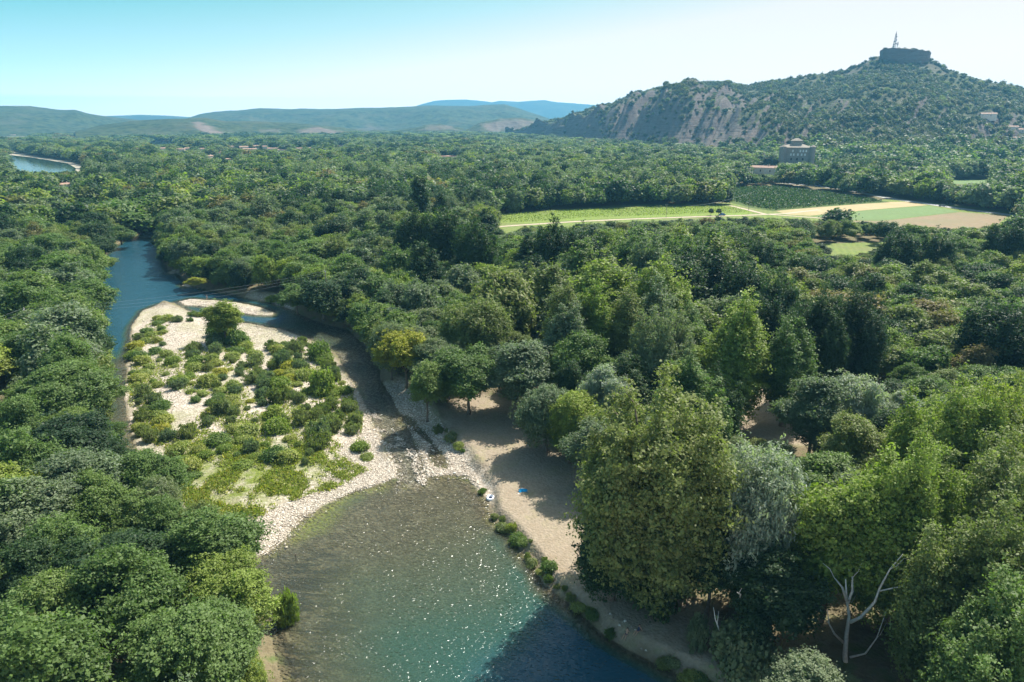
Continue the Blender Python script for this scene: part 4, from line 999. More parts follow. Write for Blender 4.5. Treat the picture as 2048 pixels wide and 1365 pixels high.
def instanced(name, recs, protos, kind='stuff', label=None):
    """one object that scatters many plants: recs = (x, y, z, rz, sx, sy, sz, k); protos = list of meshes"""
    A = np.array(recs, np.float32)
    me = bpy.data.meshes.new(name); me.vertices.add(len(A)); me.vertices.foreach_set('co', A[:, :3].ravel())
    a = me.attributes.new('rz', 'FLOAT', 'POINT'); a.data.foreach_set('value', A[:, 3].copy())
    a = me.attributes.new('sc', 'FLOAT_VECTOR', 'POINT'); a.data.foreach_set('vector', A[:, 4:7].ravel().copy())
    a = me.attributes.new('k', 'INT', 'POINT'); a.data.foreach_set('value', A[:, 7].astype(np.int32))
    o = link(bpy.data.objects.new(name, me))
    ng = bpy.data.node_groups.new(name+'_scatter', 'GeometryNodeTree')
    ng.interface.new_socket('Geometry', in_out='INPUT', socket_type='NodeSocketGeometry'); ng.interface.new_socket('Geometry', in_out='OUTPUT', socket_type='NodeSocketGeometry')
    gi = ng.nodes.new('NodeGroupInput'); go = ng.nodes.new('NodeGroupOutput'); jn = ng.nodes.new('GeometryNodeJoinGeometry')
    def na(nm, ty):
        n = ng.nodes.new('GeometryNodeInputNamedAttribute'); n.data_type = ty; n.inputs[0].default_value = nm
        return [s for s in n.outputs if s.enabled and s.name == 'Attribute'][0]
    k = na('k', 'INT'); rz = na('rz', 'FLOAT'); scv = na('sc', 'FLOAT_VECTOR')
    cx = ng.nodes.new('ShaderNodeCombineXYZ'); ng.links.new(rz, cx.inputs[2])
    for i, (pm, mat) in enumerate(protos):
        po = bpy.data.objects.new(name+'_plant', pm); po.material_slots[0].link = 'OBJECT'; po.material_slots[0].material = mat
        m2 = pm.copy(); m2.materials.clear(); m2.materials.append(mat); po = bpy.data.objects.new(name+'_plant', m2)
        oi = ng.nodes.new('GeometryNodeObjectInfo'); oi.inputs['Object'].default_value = po; oi.inputs['As Instance'].default_value = True
        cm = ng.nodes.new('FunctionNodeCompare'); cm.data_type = 'INT'; cm.operation = 'EQUAL'
        ia = [s for s in cm.inputs if s.enabled and s.name == 'A'][0]; ib = [s for s in cm.inputs if s.enabled and s.name == 'B'][0]
        ng.links.new(k, ia); ib.default_value = i
        ip = ng.nodes.new('GeometryNodeInstanceOnPoints')
        ng.links.new(gi.outputs[0], ip.inputs['Points']); ng.links.new(cm.outputs[0], ip.inputs['Selection']); ng.links.new(oi.outputs['Geometry'], ip.inputs['Instance'])
        ng.links.new(cx.outputs[0], ip.inputs['Rotation']); ng.links.new(scv, ip.inputs['Scale']); ng.links.new(ip.outputs[0], jn.inputs[0])
    ng.links.new(jn.outputs[0], go.inputs[0])
    md = o.modifiers.new('scatter', 'NODES'); md.node_group = ng
    tag(o, label, None, None, kind); return o
def tree_stuff(name, L, label):
    keys = {}; recs = []; protos = []
    for T in L:
        lv = lod(T['d']); var = T['var'] % NVAR[T['shape']]
        if lv == 'f': var = var % 2
        k = (T['shape'], lv, var, T['col'])
        if k not in keys:
            (cm, tm), h0, r0 = get_proto(*k[:3]); keys[k] = (len(protos), h0, r0); protos.append((cm, FM[T['col']]))
        i, h0, r0 = keys[k]; e = 1+0.16*math.sin(T['x']*7.3); recs.append((T['x'], T['y'], T['z'], T['rz'], T['r']/r0*e, T['r']/r0/e, T['h']/h0, i))
    return instanced(name, recs, protos, 'stuff', label)
tree_stuff('woodland', stuff, 'dense riverside wood filling the valley floor behind the nearer trees')
print('TREES', len(heroes), len(indiv), len(stuff))

# ------------------------------------------------------------------ scrub on the hillside
def hill_scrub():
    _, X, Y, Z, nr = hillM
    PXg, PYg = project(X, Y, Z); recs = []
    pc = proto('round', 6, 3.2, 420, 1.15, 301)[0]; pd = proto('round', 6, 3.0, 420, 1.1, 302)[0]
    protos = [(pc, FM['scrub']), (pd, FM['dark']), (pc, FM['mid']), (pd, FM['olive'])]
    n = 46000
    ci = rng.uniform(0, X.shape[1]-1.01, n); ri = rng.uniform(0, 1, n)**0.9*(nr+18)
    c0 = ci.astype(int); r0 = np.minimum(ri.astype(int), X.shape[0]-2); fc = ci-c0; fr = np.clip(ri-r0, 0, 1)
    def bl(A): return (A[r0, c0]*(1-fc)+A[r0, c0+1]*fc)*(1-fr)+(A[r0+1, c0]*(1-fc)+A[r0+1, c0+1]*fc)*fr
    x, y, z = bl(X), bl(Y), bl(Z)
    e1 = np.stack([X[r0, c0+1]-X[r0, c0], Y[r0, c0+1]-Y[r0, c0], Z[r0, c0+1]-Z[r0, c0]], 1); e2 = np.stack([X[r0+1, c0]-X[r0, c0], Y[r0+1, c0]-Y[r0, c0], Z[r0+1, c0]-Z[r0, c0]], 1)
    nn = np.cross(e1, e2); nn /= np.linalg.norm(nn, axis=1)[:, None]; up = np.abs(nn[:, 2])
    px, py = project(x, y, z)
    den = 0.25+1.1*sstep(0.42, 0.62, fbm(x*0.009, y*0.009, 61, 4))
    den = den*sstep(0.45, 0.72, up)
    den = np.where(px < 1520, den*(0.32+0.5*sstep(200, 170, py))+0.04*(up > .5), den)
    for P, k_ in ((BARE_M[2][0], .45), (BARE_M[3][0], .5), (BARE_M[0][0], .6)):
        den = np.where(inpoly(np.array(P, float), px, py), den*k_, den)
    den = den*(0.62+0.38*sstep(240, 300, py)); keep = (rng.random(n) < den) & (px > -50) & (px < 2120)
    for P in CLEARP[3:5]: keep &= ~inpoly(P, px, py)
    for h_ in HOUSES:
        if h_[0] > 1900: keep &= ~((np.abs(px-h_[0]) < 12) & (py > h_[1]-4) & (py < h_[1]+10))
    x, y, z, py, px = x[keep], y[keep], z[keep], py[keep], px[keep]
    low = sstep(270, 320, py); q = rng.random(len(x)); ds = np.hypot(x, y)
    for i in range(len(x)):
        s = rng.uniform(.45, 1.25)*(0.9+0.7*low[i]); s = s*(1.0 if rng.random() < .9 else 1.5)
        k = (0 if q[i] < .78 else (1 if q[i] < .92 else 3)) if rng.random() > low[i] else (1 if q[i] < .4 else (2 if q[i] < .8 else 3))
        recs.append((x[i], y[i], z[i]-1.0*s, rng.uniform(0, 6.28), s, s, s*rng.uniform(.75, 1.15), k))
    print('SCRUB', len(recs))
    return instanced('hillside_scrub', recs, protos, 'stuff', 'dark evergreen scrub dotted over the limestone hill')
hill_scrub()
def summit_scrub():
    c, ax, ay, D = MESA; recs = []
    pc = proto('round', 6, 3.2, 420, 1.15, 301)[0]
    for i in range(46):
        e = rng.uniform(-46, 48); f = rng.uniform(-34, -6 if i < 30 else 20); p = c+ax*e+ay*f
        px_ = 1808.5+e; top = at_dist(px_, np.interp(px_, [1757,1762,1780,1800,1830,1860], [103.5,101.5,99.5,100.5,103,106.5]), D)[2]
        s = rng.uniform(.35, .8); recs.append((p[0], p[1], top-1.0, rng.uniform(0, 6), s*1.3, s*1.3, s*.8, 0))
    instanced('summit_scrub', recs, [(pc, FM['scrub'])], 'stuff', 'low scrub on top of the flat summit rock')
summit_scrub()

# ------------------------------------------------------------------ island shrubs
SH = {'leafy': [crown_mesh('foliage', 'shrub', 2.0, 2.4, 5200, 0.22, 401+i)[0] for i in range(3)],
      'twiggy': [crown_mesh('foliage', 'spiky', 2.6, 1.9, 4400, 0.14, 411+i)[0] for i in range(3)]}
SHREC = []
def zat(x, y): return float(ground_z(np.array([x]), np.array([y]))[0])
def shrub(px, py, r, kind, colr, hs=1.0, label=None, world=None, group='shrubs on the gravel island', name=None, cat='shrub'):
    x, y = world if world is not None else at(px, py, 0.8)
    SHREC.append(dict(px=px, py=py, x=x, y=y, r=r, kind=kind, col=colr, hs=hs, label=label, group=group, name=name, cat=cat))
DENSE = [np.array(p, float) for p in [
 [(300,645),(330,628),(345,640),(330,665),(310,690),(262,705),(262,672)], [(258,705),(300,700),(350,712),(345,740),(318,790),(330,830),(350,860),(345,905),(300,880),(262,850),(255,760)],
 [(350,705),(420,695),(440,662),(495,692),(535,745),(545,690),(620,678),(655,702),(690,760),(700,800),(722,832),(712,870),(690,890),(650,930),(560,930),(480,925),(420,905),(405,945),(350,950),(330,905),(365,858),(405,832),(385,795),(345,775)],
 [(700,775),(722,785),(728,830),(718,868),(745,905),(738,940),(716,905),(700,850)]]]
FREE = [np.array(p, float) for p in [
 [(470,745),(522,792),(508,802),(455,762)], [(548,820),(600,816),(618,830),(560,838)], [(598,852),(632,842),(604,864)], [(340,785),(388,800),(402,832),(372,862),(336,880),(350,830),(330,800)],
 [(345,735),(365,742),(350,780),(325,790)], [(362,640),(400,650),(400,700),(360,720),(340,700)], [(640,880),(680,860),(700,870),(690,930),(650,930)], [(500,700),(540,740),(560,680),(520,640),(480,655)]]]
used = []
for t_ in range(9000):
    px = rng.uniform(250, 750); py = rng.uniform(625, 960)
    if not any(inpoly(P, px, py) for P in DENSE) or any(inpoly(P, px, py) for P in FREE): continue
    x, y = at(px, py, .8)
    if sdf(ISL, np.array([x]), np.array([y]))[0] > -1.2: continue
    if min([math.hypot(x-a, y-b) for a, b in used] or [99]) < 3.1: continue
    used.append((x, y)); q = vnoise(np.array([x*0.11]), np.array([y*0.11]), 5)[0]*.6+rng.random()*.4
    left = px < 350 or py > 860
    if q < (.62 if left else .40): kind, colr = 'leafy', ['knot', 'light', 'knot', 'mid', 'yellow' if rng.random() < .3 else 'knot'][int(rng.integers(5))]
    else: kind, colr = 'twiggy', ['osier', 'grey', 'osier', 'olive', 'osier'][int(rng.integers(5))]
    shrub(px, py, rng.uniform(.8, 2.45), kind, colr, rng.uniform(.8, 1.2))
    if len(used) > 190: break
for px, py, r, kind, colr, hs, lab in [(357,643,1.9,'twiggy','grey',.8,'grey-green willow clump on the open gravel left of the island tree'), (381,641,1.2,'twiggy','mid',.8,'small green clump between the grey clump and the island tree'),
   (312,664,1.3,'leafy','yellow',.35,'rusty low weed on the bare gravel'), (327,690,1.2,'twiggy','grey',.7,'lone small grey clump on bare gravel'), (385,628,1.6,'twiggy','mid',.6,'low green clump at the small inlet'), (400,629,1.7,'twiggy','olive',.6,'low olive clump behind the island tree'),
   (432,672,2.4,'leafy','mid',1.5,'tall green bush at the left foot of the island tree'), (478,690,2.8,'leafy','mid',1.5,'tall green bush at the right foot of the island tree'), (460,665,2.6,'twiggy','mid',1.5,'leggy green bush under the island tree'),
   (640,715,2.8,'leafy','mid',1.9,'tall green bush at the channel edge of the island'), (645,785,3.0,'leafy','light',1.9,'tall bright bush above the riffle on the island'), (600,745,2.2,'twiggy','grey',1.2,'grey willow clump left of the tall bright bush'),
   (570,735,2.6,'twiggy','grey',1.3,'big grey willow clump in the island centre'), (545,700,2.0,'twiggy','olive',1.0,'olive clump at the top of the centre scrub'), (503,905,1.7,'twiggy','grey',1.1,'round grey-green bush alone near the island foot'), (487,935,1.7,'leafy','light',.7,'round light green dome below the round grey bush'),
   (262,708,1.8,'leafy','light',.8,'light green dome on the left shore of the island'), (385,950,1.5,'leafy','mid',.6,'small dark dome in the lower left weeds'),
   (500,575,2.2,'leafy','light',1.2,None), (545,600,2.4,'leafy','light',1.0,None), (470,580,2.0,'leafy','mid',1.0,None)]:
    shrub(px, py, r, kind, colr, hs, lab)
# bank vegetation of the pool
for i, (px, py, r) in enumerate([(960,978,.7),(990,1030,1.0),(1003,1046,1.1),(1018,1058,1.2),(1032,1072,1.3),(1045,1088,1.3),(1058,1104,1.3),(1068,1120,1.2),(1078,1138,1.1),(1090,1155,1.3),(1100,1148,1.2),(1112,1172,1.0),(1135,1190,1.0),(1160,1208,1.1),(1185,1228,.9),(1215,1262,.9),(1325,1318,1.0),(1345,1328,1.0),(1375,1345,1.2),(1400,1356,1.2),(1430,1362,1.3),(880,860,1.3),(900,880,1.2),(915,895,1.1),(925,900,.9)]):
    shrub(px+random.uniform(-5, 8), py+random.uniform(-6, 5), r*random.uniform(.5, 1.25), 'leafy' if i % 3 else 'twiggy', ['mid', 'olive', 'osier', 'knot', 'mid'][i % 5], random.uniform(.6, 1.3), None, group='low bushes along the beach bank')
    if i % 2: shrub(px+random.uniform(6, 22), py+random.uniform(-8, 8), random.uniform(.3, .7), 'twiggy', ['osier', 'olive'][i % 4 // 2], 1, None, group='low bushes along the beach bank')
shrub(573, 1232, 1.7, 'twiggy', 'light', 1.9, 'pale willow bush standing in the bottom left pool', name='willow_bush')
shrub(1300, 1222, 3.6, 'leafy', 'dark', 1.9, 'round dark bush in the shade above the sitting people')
shrub(1390, 1300, 1.6, 'twiggy', 'grey', 2.0, 'slender grey sapling on the bank right of the people')
shrub(1480, 1345, 3.6, 'leafy', 'grey', 1.5, 'sage-green bush with dead twigs at the bottom'); shrub(1500, 1240, 3.0, 'twiggy', 'grey', 2.4, 'tall grey bush with dead twigs left of the dark tree')
for r_ in SHREC:
    if not r_['label']:
        o = 'leafy' if r_['kind'] == 'leafy' else 'feathery'
        r_['zone'] = r_['group']
        if r_['group'].startswith('low'): base = 'on the bank between pool and beach' if r_['px'] > 950 and r_['py'] > 1000 else 'at the edge of the shaded beach'
        elif r_['px'] < 350 and r_['py'] < 880: base = 'on the left shore of the island'
        elif r_['py'] > 860: base = 'near the foot of the island'
        elif r_['px'] > 695: base = 'along the riffle side of the island'
        elif r_['py'] < 620: base = 'under the wood opposite the island tip'
        elif r_['py'] < 760: base = 'in the upper scrub of the island'
        else: base = 'in the middle scrub of the island'
        r_['key'] = (f"{CW[r_['col']]} {o} bush", base)
gk = {}
for r_ in SHREC:
    if 'key' in r_: gk.setdefault(r_['key'], []).append(r_)
for k, g in gk.items():
    g.sort(key=lambda q: q['px'])
    for i, r_ in enumerate(g):
        if len(g) == 1: r_['label'] = k[0]+' '+k[1]
        elif i < len(ORD) and i < len(g)-1: r_['label'] = f"{ORD[i]+'-from-left' if i else 'leftmost'} {k[0]} {k[1]}"
        elif i == len(g)-1: r_['label'] = f"rightmost {k[0]} {k[1]}"
        else: r_['label'] = f"{k[0]} {k[1]}, among the right-hand ones"
for i, r_ in enumerate(SHREC):
    me = SH[r_['kind']][i % 3]; o = link(bpy.data.objects.new(r_['name'] or ('leafy_shrub' if r_['kind'] == 'leafy' else 'willow_shrub'), me))
    base = (2.4, 2.0) if r_['kind'] == 'leafy' else (1.9, 2.6); s = r_['r']/base[0]
    o.location = (r_['x'], r_['y'], max(-0.2, zat(r_['x'], r_['y']))-0.05); o.rotation_euler = (0, 0, random.uniform(0, 6.28)); o.scale = (s, s, s*r_['hs'])
    o.material_slots[0].link = 'OBJECT'; o.material_slots[0].material = FM[r_['col']]; tag(o, r_['label'], r_['cat'], r_['group'])
# the island tree
ix, iy = at(452, 688, .8)
_t = add_tree('island_tree', 'bright green tree with yellow tips alone on the gravel island', 'tree', None, ix, iy, zat(ix, iy), 11, 5.4, 'round', 'light', 1.0, 1, 120)

# ------------------------------------------------------------------ weeds and pebbles
def tufts():
    n = 15000; P = []; px = rng.uniform(255, 760, 60000); py = rng.uniform(620, 1060, 60000)
    gn = fbm(px*0.03, py*0.05, 8, 3)
    g0 = np.array([(330,900),(430,880),(560,880),(640,900),(735,935),(690,965),(620,985),(560,1010),(480,1050),(400,1030),(330,960)], float)
    pr = np.where(inpoly(g0, px, py), sstep(.32, .6, gn), 0.0)
    for D_ in DENSE: pr = np.maximum(pr, inpoly(D_, px, py)*0.35*sstep(.4, .55, gn))
    k = rng.random(len(px)) < pr; px, py = px[k][:n], py[k][:n]
    xy = np.array([at(a, b, .7) for a, b in zip(px, py)]); z = ground_z(xy[:, 0], xy[:, 1]); inl = sdf(ISL, xy[:, 0], xy[:, 1]) < -.8; xy, z = xy[inl], z[inl]
    m = len(xy); rep = 5; B = np.repeat(np.column_stack([xy, z]), rep, 0); B[:, :2] += rng.normal(size=(m*rep, 2))*.28; B[:, 2] += rng.uniform(.02, .40, m*rep)
    Nn = rng.normal(size=(m*rep, 3)); Nn[:, 2] = np.abs(Nn[:, 2])*.7
    V, F = leaf_quads(B, Nn, rng.uniform(.10, .28, m*rep), rng, 2.6, -1.5)
    me = mesh_np('meadow_weeds', V, F, [FM['knot'], FM['light'], FM['yellow']], False, {'v': ('FACE', rng.random(m*rep))})
    me.polygons.foreach_set('material_index', np.repeat(np.clip((fbm(xy[:, 0]*.15, xy[:, 1]*.15, 3)*1.25+rng.random(m)*.5-.25)*2.2, 0, 2).astype(np.int32), rep)[::1] if False else np.repeat(rng.choice(3, m, p=[.5, .42, .08]), rep).astype(np.int32))
    tag(link(bpy.data.objects.new('meadow_weeds', me)), 'low green weeds and grass growing over the foot of the gravel island', kind='stuff')
tufts()
M_stone = None
def pebbles():
    m, t = newmat('river_stone'); v = attr(t, 'v')
    c = ramp(t, v, [(0, (0.27, 0.22, 0.17)), (0.5, (0.50, 0.43, 0.35)), (1, (0.70, 0.63, 0.54))]); out(t, bsdf(t, c, 0.85, 0.2))
    oct_ = np.array([(1,0,0),(0,1,0),(-1,0,0),(0,-1,0),(0,0,1),(0,0,-1)], float); of = np.array([(0,1,4),(1,2,4),(2,3,4),(3,0,4),(1,0,5),(2,1,5),(3,2,5),(0,3,5)])
    P = []
    regs = [(np.array([(430,1050),(560,1010),(700,960),(760,930),(800,950),(760,965),(640,1010),(560,1100),(600,1115),(640,1090),(500,1110)], float), 11000, (.07, .26)),
            (np.array([(700,870),(730,850),(800,950),(700,985),(640,960)], float), 4500, (.07, .24)), (np.array([(770,770),(840,800),(930,910),(965,980),(930,955),(850,955),(830,880)], float), 5500, (.08, .30)),
            (np.array([(290,620),(400,640),(560,650),(700,760),(560,690),(400,720),(330,860),(270,700)], float), 6000, (.09, .26)),
            (np.array([(770,890),(830,880),(850,955),(800,970)], float), 1500, (.1, .3)), (np.array([(700,740),(740,830),(830,950),(780,930),(700,800)], float), 800, (.12, .32)),
            (np.array([(560,1090),(640,1080),(680,1100),(640,1135),(570,1130)], float), 260, (.12, .3)), (np.array([(362,600),(430,602),(545,625),(500,630),(400,612)], float), 900, (.1, .3)),
            (np.array([(1100,1170),(1250,1250),(1330,1330),(1200,1290)], float), 60, (.12, .35))]
    for pl, n, (a, b) in regs:
        q = rng.uniform(pl.min(0), pl.max(0), (n*3, 2)); q = q[inpoly(pl, q[:, 0], q[:, 1])][:n]
        xy = np.array([at(u, v_, 0.3) for u, v_ in q]); P.append(np.column_stack([xy, rng.uniform(a, b, len(xy))*(0.7+0.6*rng.random(len(xy))**4)]))
    nb = sum(len(p) for p in P)
    rp_ = np.array([(795,975),(775,905),(750,860),(725,815),(745,820),(775,850),(800,870),(830,900),(848,940),(855,975),(835,965),(822,930),(805,900),(790,915),(806,950)], float)
    q = rng.uniform(rp_.min(0), rp_.max(0), (9000, 2)); gq = fbm(q[:, 0]*.05, q[:, 1]*.09, 14, 3); q = q[inpoly(rp_, q[:, 0], q[:, 1]) & (rng.random(9000) < sstep(.45, .62, gq))][:1700]
    xy = np.array([at(u, v_, 0.0) for u, v_ in q]); P.append(np.column_stack([xy, rng.uniform(.08, .24, len(xy))]))
    P = np.concatenate(P); z = ground_z(P[:, 0], P[:, 1]); z[nb:] = np.maximum(z[nb:], -.02); ok = (z > -0.03) | ((z > -0.26) & (rng.random(len(z)) < .14)); P, z = P[ok], z[ok]; z = np.where(z < 0, np.maximum(z, -0.08), z)
    n = len(P); s = P[:, 2]; S = np.stack([s*rng.uniform(.8, 1.4, n), s*rng.uniform(.6, 1.0, n), s*rng.uniform(.35, .6, n)], 1); a = rng.uniform(0, 6.28, n)
    v0 = oct_[None]*(1+rng.uniform(-.25, .25, (n, 6, 1)))*S[:, None, :]; x = v0[..., 0]*np.cos(a)[:, None]-v0[..., 1]*np.sin(a)[:, None]; y = v0[..., 0]*np.sin(a)[:, None]+v0[..., 1]*np.cos(a)[:, None]
    V = np.stack([x+P[:, :1], y+P[:, 1:2], v0[..., 2]+z[:, None]+.02], 2).reshape(-1, 3); F = (of[None]+np.arange(n)[:, None, None]*6).reshape(-1, 3)
    me = mesh_np('pebbles', V, F, [m], True, {'v': ('FACE', np.repeat(rng.random(n), 8))}); tag(link(bpy.data.objects.new('pebbles', me)), 'pale river cobbles strewn over the gravel bars', kind='stuff')
pebbles()
# vine rows
def vines(name, polypx, ang, row, step, hh, colr, label, leaf):
    P = poly(polypx, G); c = P.mean(0); u = np.array([math.cos(ang), math.sin(ang)]); v = np.array([-u[1], u[0]]); R_ = np.abs(P-c).max()*1.5
    a = np.arange(-R_, R_, step); b = np.arange(-R_, R_, row); A, B = np.meshgrid(a, b); Q = c+A.ravel()[:, None]*u+B.ravel()[:, None]*v
    Q = Q[inpoly(P, Q[:, 0], Q[:, 1])]; Q = Q[rng.random(len(Q)) > .06]; rep = 4
    B3 = np.repeat(np.column_stack([Q, np.full(len(Q), G)]), rep, 0); n = len(B3)
    B3[:, :2] += rng.normal(size=(n, 2))*.32; B3[:, 2] += rng.uniform(.2, 1, n)*hh; Nn = rng.normal(size=(n, 3)); Nn[:, 2] += .6
    V, F = leaf_quads(B3, Nn, rng.uniform(.6, 1.25, n)*leaf, rng, 1.3)
    me = mesh_np(name, V, F, [FM[colr]], False, {'v': ('FACE', rng.random(n))}); tag(link(bpy.data.objects.new(name, me)), label, kind='stuff')
vines('dark_vines', [(1468,403),(1468,378),(1500,375),(1560,375),(1648,385),(1768,404),(1640,413),(1546,421),(1502,414)], R(38), 2.4, 1.5, 1.5, 'dark', 'dark green vine rows on the upper vineyard', 0.95)
vines('young_vines', [(992,446),(996,433),(1100,423),(1250,417),(1440,414),(1468,415),(1500,426),(1330,431),(1160,437),(1060,445)], R(14), 2.4, 2.0, .9, 'light', 'light green young vine rows on the lower vineyard', 0.6)

# ------------------------------------------------------------------ buildings
def part(m, name, mat, root): return m.build(name, mat, root)
def hip_roof(x0, x1, y0, y1, z, rise, ov=0.5):
    m = MB(); x0 -= ov; x1 += ov; y0 -= ov; y1 += ov; hx = (x1-x0)/2; hy = (y1-y0)/2; cy_ = (y0+y1)/2; cx_ = (x0+x1)/2
    if hx >= hy: a, b = (x0+hy*.9, cy_, z+rise), (x1-hy*.9, cy_, z+rise)
    else: a, b = (cx_, y0+hx*.9, z+rise), (cx_, y1-hx*.9, z+rise)
    lo = [(x0,y0,z),(x1,y0,z),(x1,y1,z),(x0,y1,z)]; bt = [(p[0],p[1],z-.18) for p in lo]
    V = lo+[a, b]+bt
    F = [(0,1,5,4),(1,2,5),(2,3,4,5),(3,0,4)] if hx >= hy else [(0,1,4),(1,2,5,4),(2,3,5),(3,0,4,5)]
    F += [(6,7,1,0),(7,8,2,1),(8,9,3,2),(9,6,0,3),(9,8,7,6)]
    m.add(V, F); return m
def gable_roof(x0, x1, y0, y1, z, rise, ov=0.5):
    m = MB(); x0 -= ov; x1 += ov; y0 -= ov; y1 += ov; c = (y0+y1)/2
    V = [(x0,y0,z),(x1,y0,z),(x1,y1,z),(x0,y1,z),(x0,c,z+rise),(x1,c,z+rise),(x0,y0,z-.2),(x1,y0,z-.2),(x1,y1,z-.2),(x0,y1,z-.2)]
    m.add(V, [(0,1,5,4),(2,3,4,5),(1,2,5),(3,0,4),(6,7,1,0),(7,8,2,1),(8,9,3,2),(9,6,0,3),(9,8,7,6)]); return m
def house(px, py, wd, hh, rot, label, dist=None, z=None, dep=None, name='house', wall=None, roof=None):
    if px > 1900 and py < 300 and z is None: x, y, z = hill_hit(px, py+3); z += -0.5
    elif z is None: x, y = at(px, py+2.0, 2.0); z = 2.0
    else: x, y = dist
    az = math.atan2(x, y); r = empty(name, (x, y, z), -az+rot); tag(r, label, 'house', 'houses scattered across the valley'); dep = dep or wd*0.5
    w2, d2 = wd/2, dep/2
    part(MB().box(-w2, w2, -d2, d2, -6 if px > 1900 else -.5, hh), 'wall', wall or M_render, r)
    part(gable_roof(-w2, w2, -d2, d2, hh+.18, hh*.30), 'roof', roof or M_tile, r)
    nw = max(2, int(wd/5))
    for i in range(nw):
        xx = -w2+wd*(i+.5)/nw; f = part(MB().box(xx-.6, xx+.6, -d2-.06, -d2+.02, hh*.35, hh*.72), 'window', M_pale if i % 2 else M_glass, r)
    part(MB().box(w2*.3, w2*.3+.8, -.4, .4, hh*1.1, hh*1.55), 'chimney', M_render, r)
    return r
for h_ in HOUSES: house(h_[0], h_[1], h_[2], h_[3], h_[4], h_[5])
# castle on its terrace
def castle():
    x, y = at(1588, 329, 8.0); az = math.atan2(x, y); z = 8.0
    r = empty('castle', (x, y, z), -az+R(12)); tag(r, 'square grey stone castle with low tiled roof and lantern tower below the hill', 'castle')
    W, D_, Hh = 17.5, 13, 21
    part(MB().box(-W, W, -D_, D_, -9, Hh), 'wall', M_wall, r)
    rf = part(hip_roof(-W, W, -D_, D_, Hh+.18, 4.5, .7), 'roof', M_tile2, r)
    part(MB().box(-6, 6, -4.5, 4.5, Hh+2.0, Hh+8), 'lantern_tower', M_wall, r); part(hip_roof(-6, 6, -4.5, 4.5, Hh+8.2, 3, .8), 'tower_roof', M_tile2, r)
    for sx in (-1, 1):
        m = MB(); m.tube([(sx*W, -D_, -9), (sx*W, -D_, Hh-1), (sx*W, -D_, Hh+1.2)], [3.6, 3.4, 3.4], 16); tw = part(m, 'corner_tower', M_wall, r)
        m = MB(); m.tube([(sx*W, -D_, Hh+1.2), (sx*W, -D_, Hh+3.6)], [3.9, .2], 16); m.build('tower_cap', M_tile2, tw)
    for row, (zz, n, xs) in enumerate([(17, 4, (-6, 3, 6.5, 10)), (12.5, 5, (-8, -4.5, 0.5, 5, 9)), (7, 3, (-7, 0, 7))]):
        for xx in xs:
            wdw = part(MB().box(xx-.9, xx+.9, -D_-.10, -D_+.02, zz-1.4, zz+1.4), 'window', M_pale if row < 2 else M_glass, r)
            MB().box(xx-1.1, xx+1.1, -D_-.28, -D_-.10, zz-1.75, zz-1.45).build('sill', M_wall, wdw)
    part(MB().box(-3, 0, -D_-.12, -D_+.02, -1, 3), 'door', M_wood, r)
    t = MB().box(-20, 24, -24, -13.3, -8, -.5).build('terrace_wall', M_wall); t.location = (x, y, z); t.rotation_euler = (0, 0, -az+R(12)); tag(t, 'low stone terrace wall in front of the castle', 'wall')
    t = MB().box(16, 46, -33, -24.3, -8, -2.8).build('garden_wall', M_wall); t.location = (x, y, z); t.rotation_euler = (0, 0, -az+R(12)); tag(t, 'lower stone garden wall right of the castle terrace', 'wall')
castle()
fx, fy = at(1527, 350, 2.0)
house(1527, 350, 32, 7, R(-14), 'long red-roofed farmhouse below left of the castle', (fx, fy), 3.0, 11, 'farmhouse')
# relay mast on the summit
def mast():
    c, ax, ay, D = MESA; b = at_dist(1784, 99, D); base = Vector((c[0]+ax[0]*(1784-1808.5)+ay[0]*-15, c[1]+ax[1]*(1784-1808.5)+ay[1]*-15, b[2]-1.5))
    r = empty('relay_mast', base, 0); tag(r, 'tall steel relay mast with antennas on the flat summit rock', 'mast')
    Ht = 39; m = MB(); wd = lambda z_: 2.6*(1-z_/Ht)+.45
    for sx, sy in ((-1,-1),(1,-1),(1,1),(-1,1)): m.tube([(sx*wd(0), sy*wd(0), 0), (sx*wd(Ht*.85), sy*wd(Ht*.85), Ht*.85)], .28, 5)
    for k in range(11):
        z0, z1 = k*3, k*3+3
        for a in range(4):
            s = [(-1,-1),(1,-1),(1,1),(-1,1)]; p, q = s[a], s[(a+1) % 4]; m.tube([(p[0]*wd(z0), p[1]*wd(z0), z0), (q[0]*wd(z1), q[1]*wd(z1), z1)], .14, 4); m.tube([(p[0]*wd(z1), p[1]*wd(z1), z1), (q[0]*wd(z1), q[1]*wd(z1), z1)], .14, 4)
    m.build('lattice', M_dsteel, r); MB().tube([(0, 0, Ht*.82), (0, 0, Ht)], .5, 6).build('spire', M_dsteel, r)
    for z_, x_ in ((6, -2.6), (10, -2.4), (12, 2.5), (17, -1.9), (20, 1.8), (27, 1.2), (33, -1.0)):
        MB().tube([(x_-.1, -1.2, z_), (x_, -2.0, z_)], [1.5, 1.6], 12).build('dish', M_dsteel, r)
    h2 = empty('relay_pylon', base+Vector((6.5*ax[0], 6.5*ax[1], -.5)), 0); tag(h2, 'shorter thin aerial pole just right of the relay mast', 'mast')
    MB().tube([(0, 0, 0), (0, 0, 17)], .5, 6).build('pole', M_dsteel, h2); MB().box(-1.1, 1.1, -.5, .5, 9, 15).build('panel_antenna', M_dsteel, h2)
    hb = empty('relay_cabin', base+Vector((-5*ax[0], -5*ax[1], -.5)), 0); tag(hb, 'small service cabin at the foot of the relay mast', 'cabin')
    MB().box(-3, 3, -2, 2, 0, 3.2).build('wall', M_render, hb); hip_roof(-3, 3, -2, 2, 3.4, .8, .3).build('roof', M_tile2, hb)
mast()
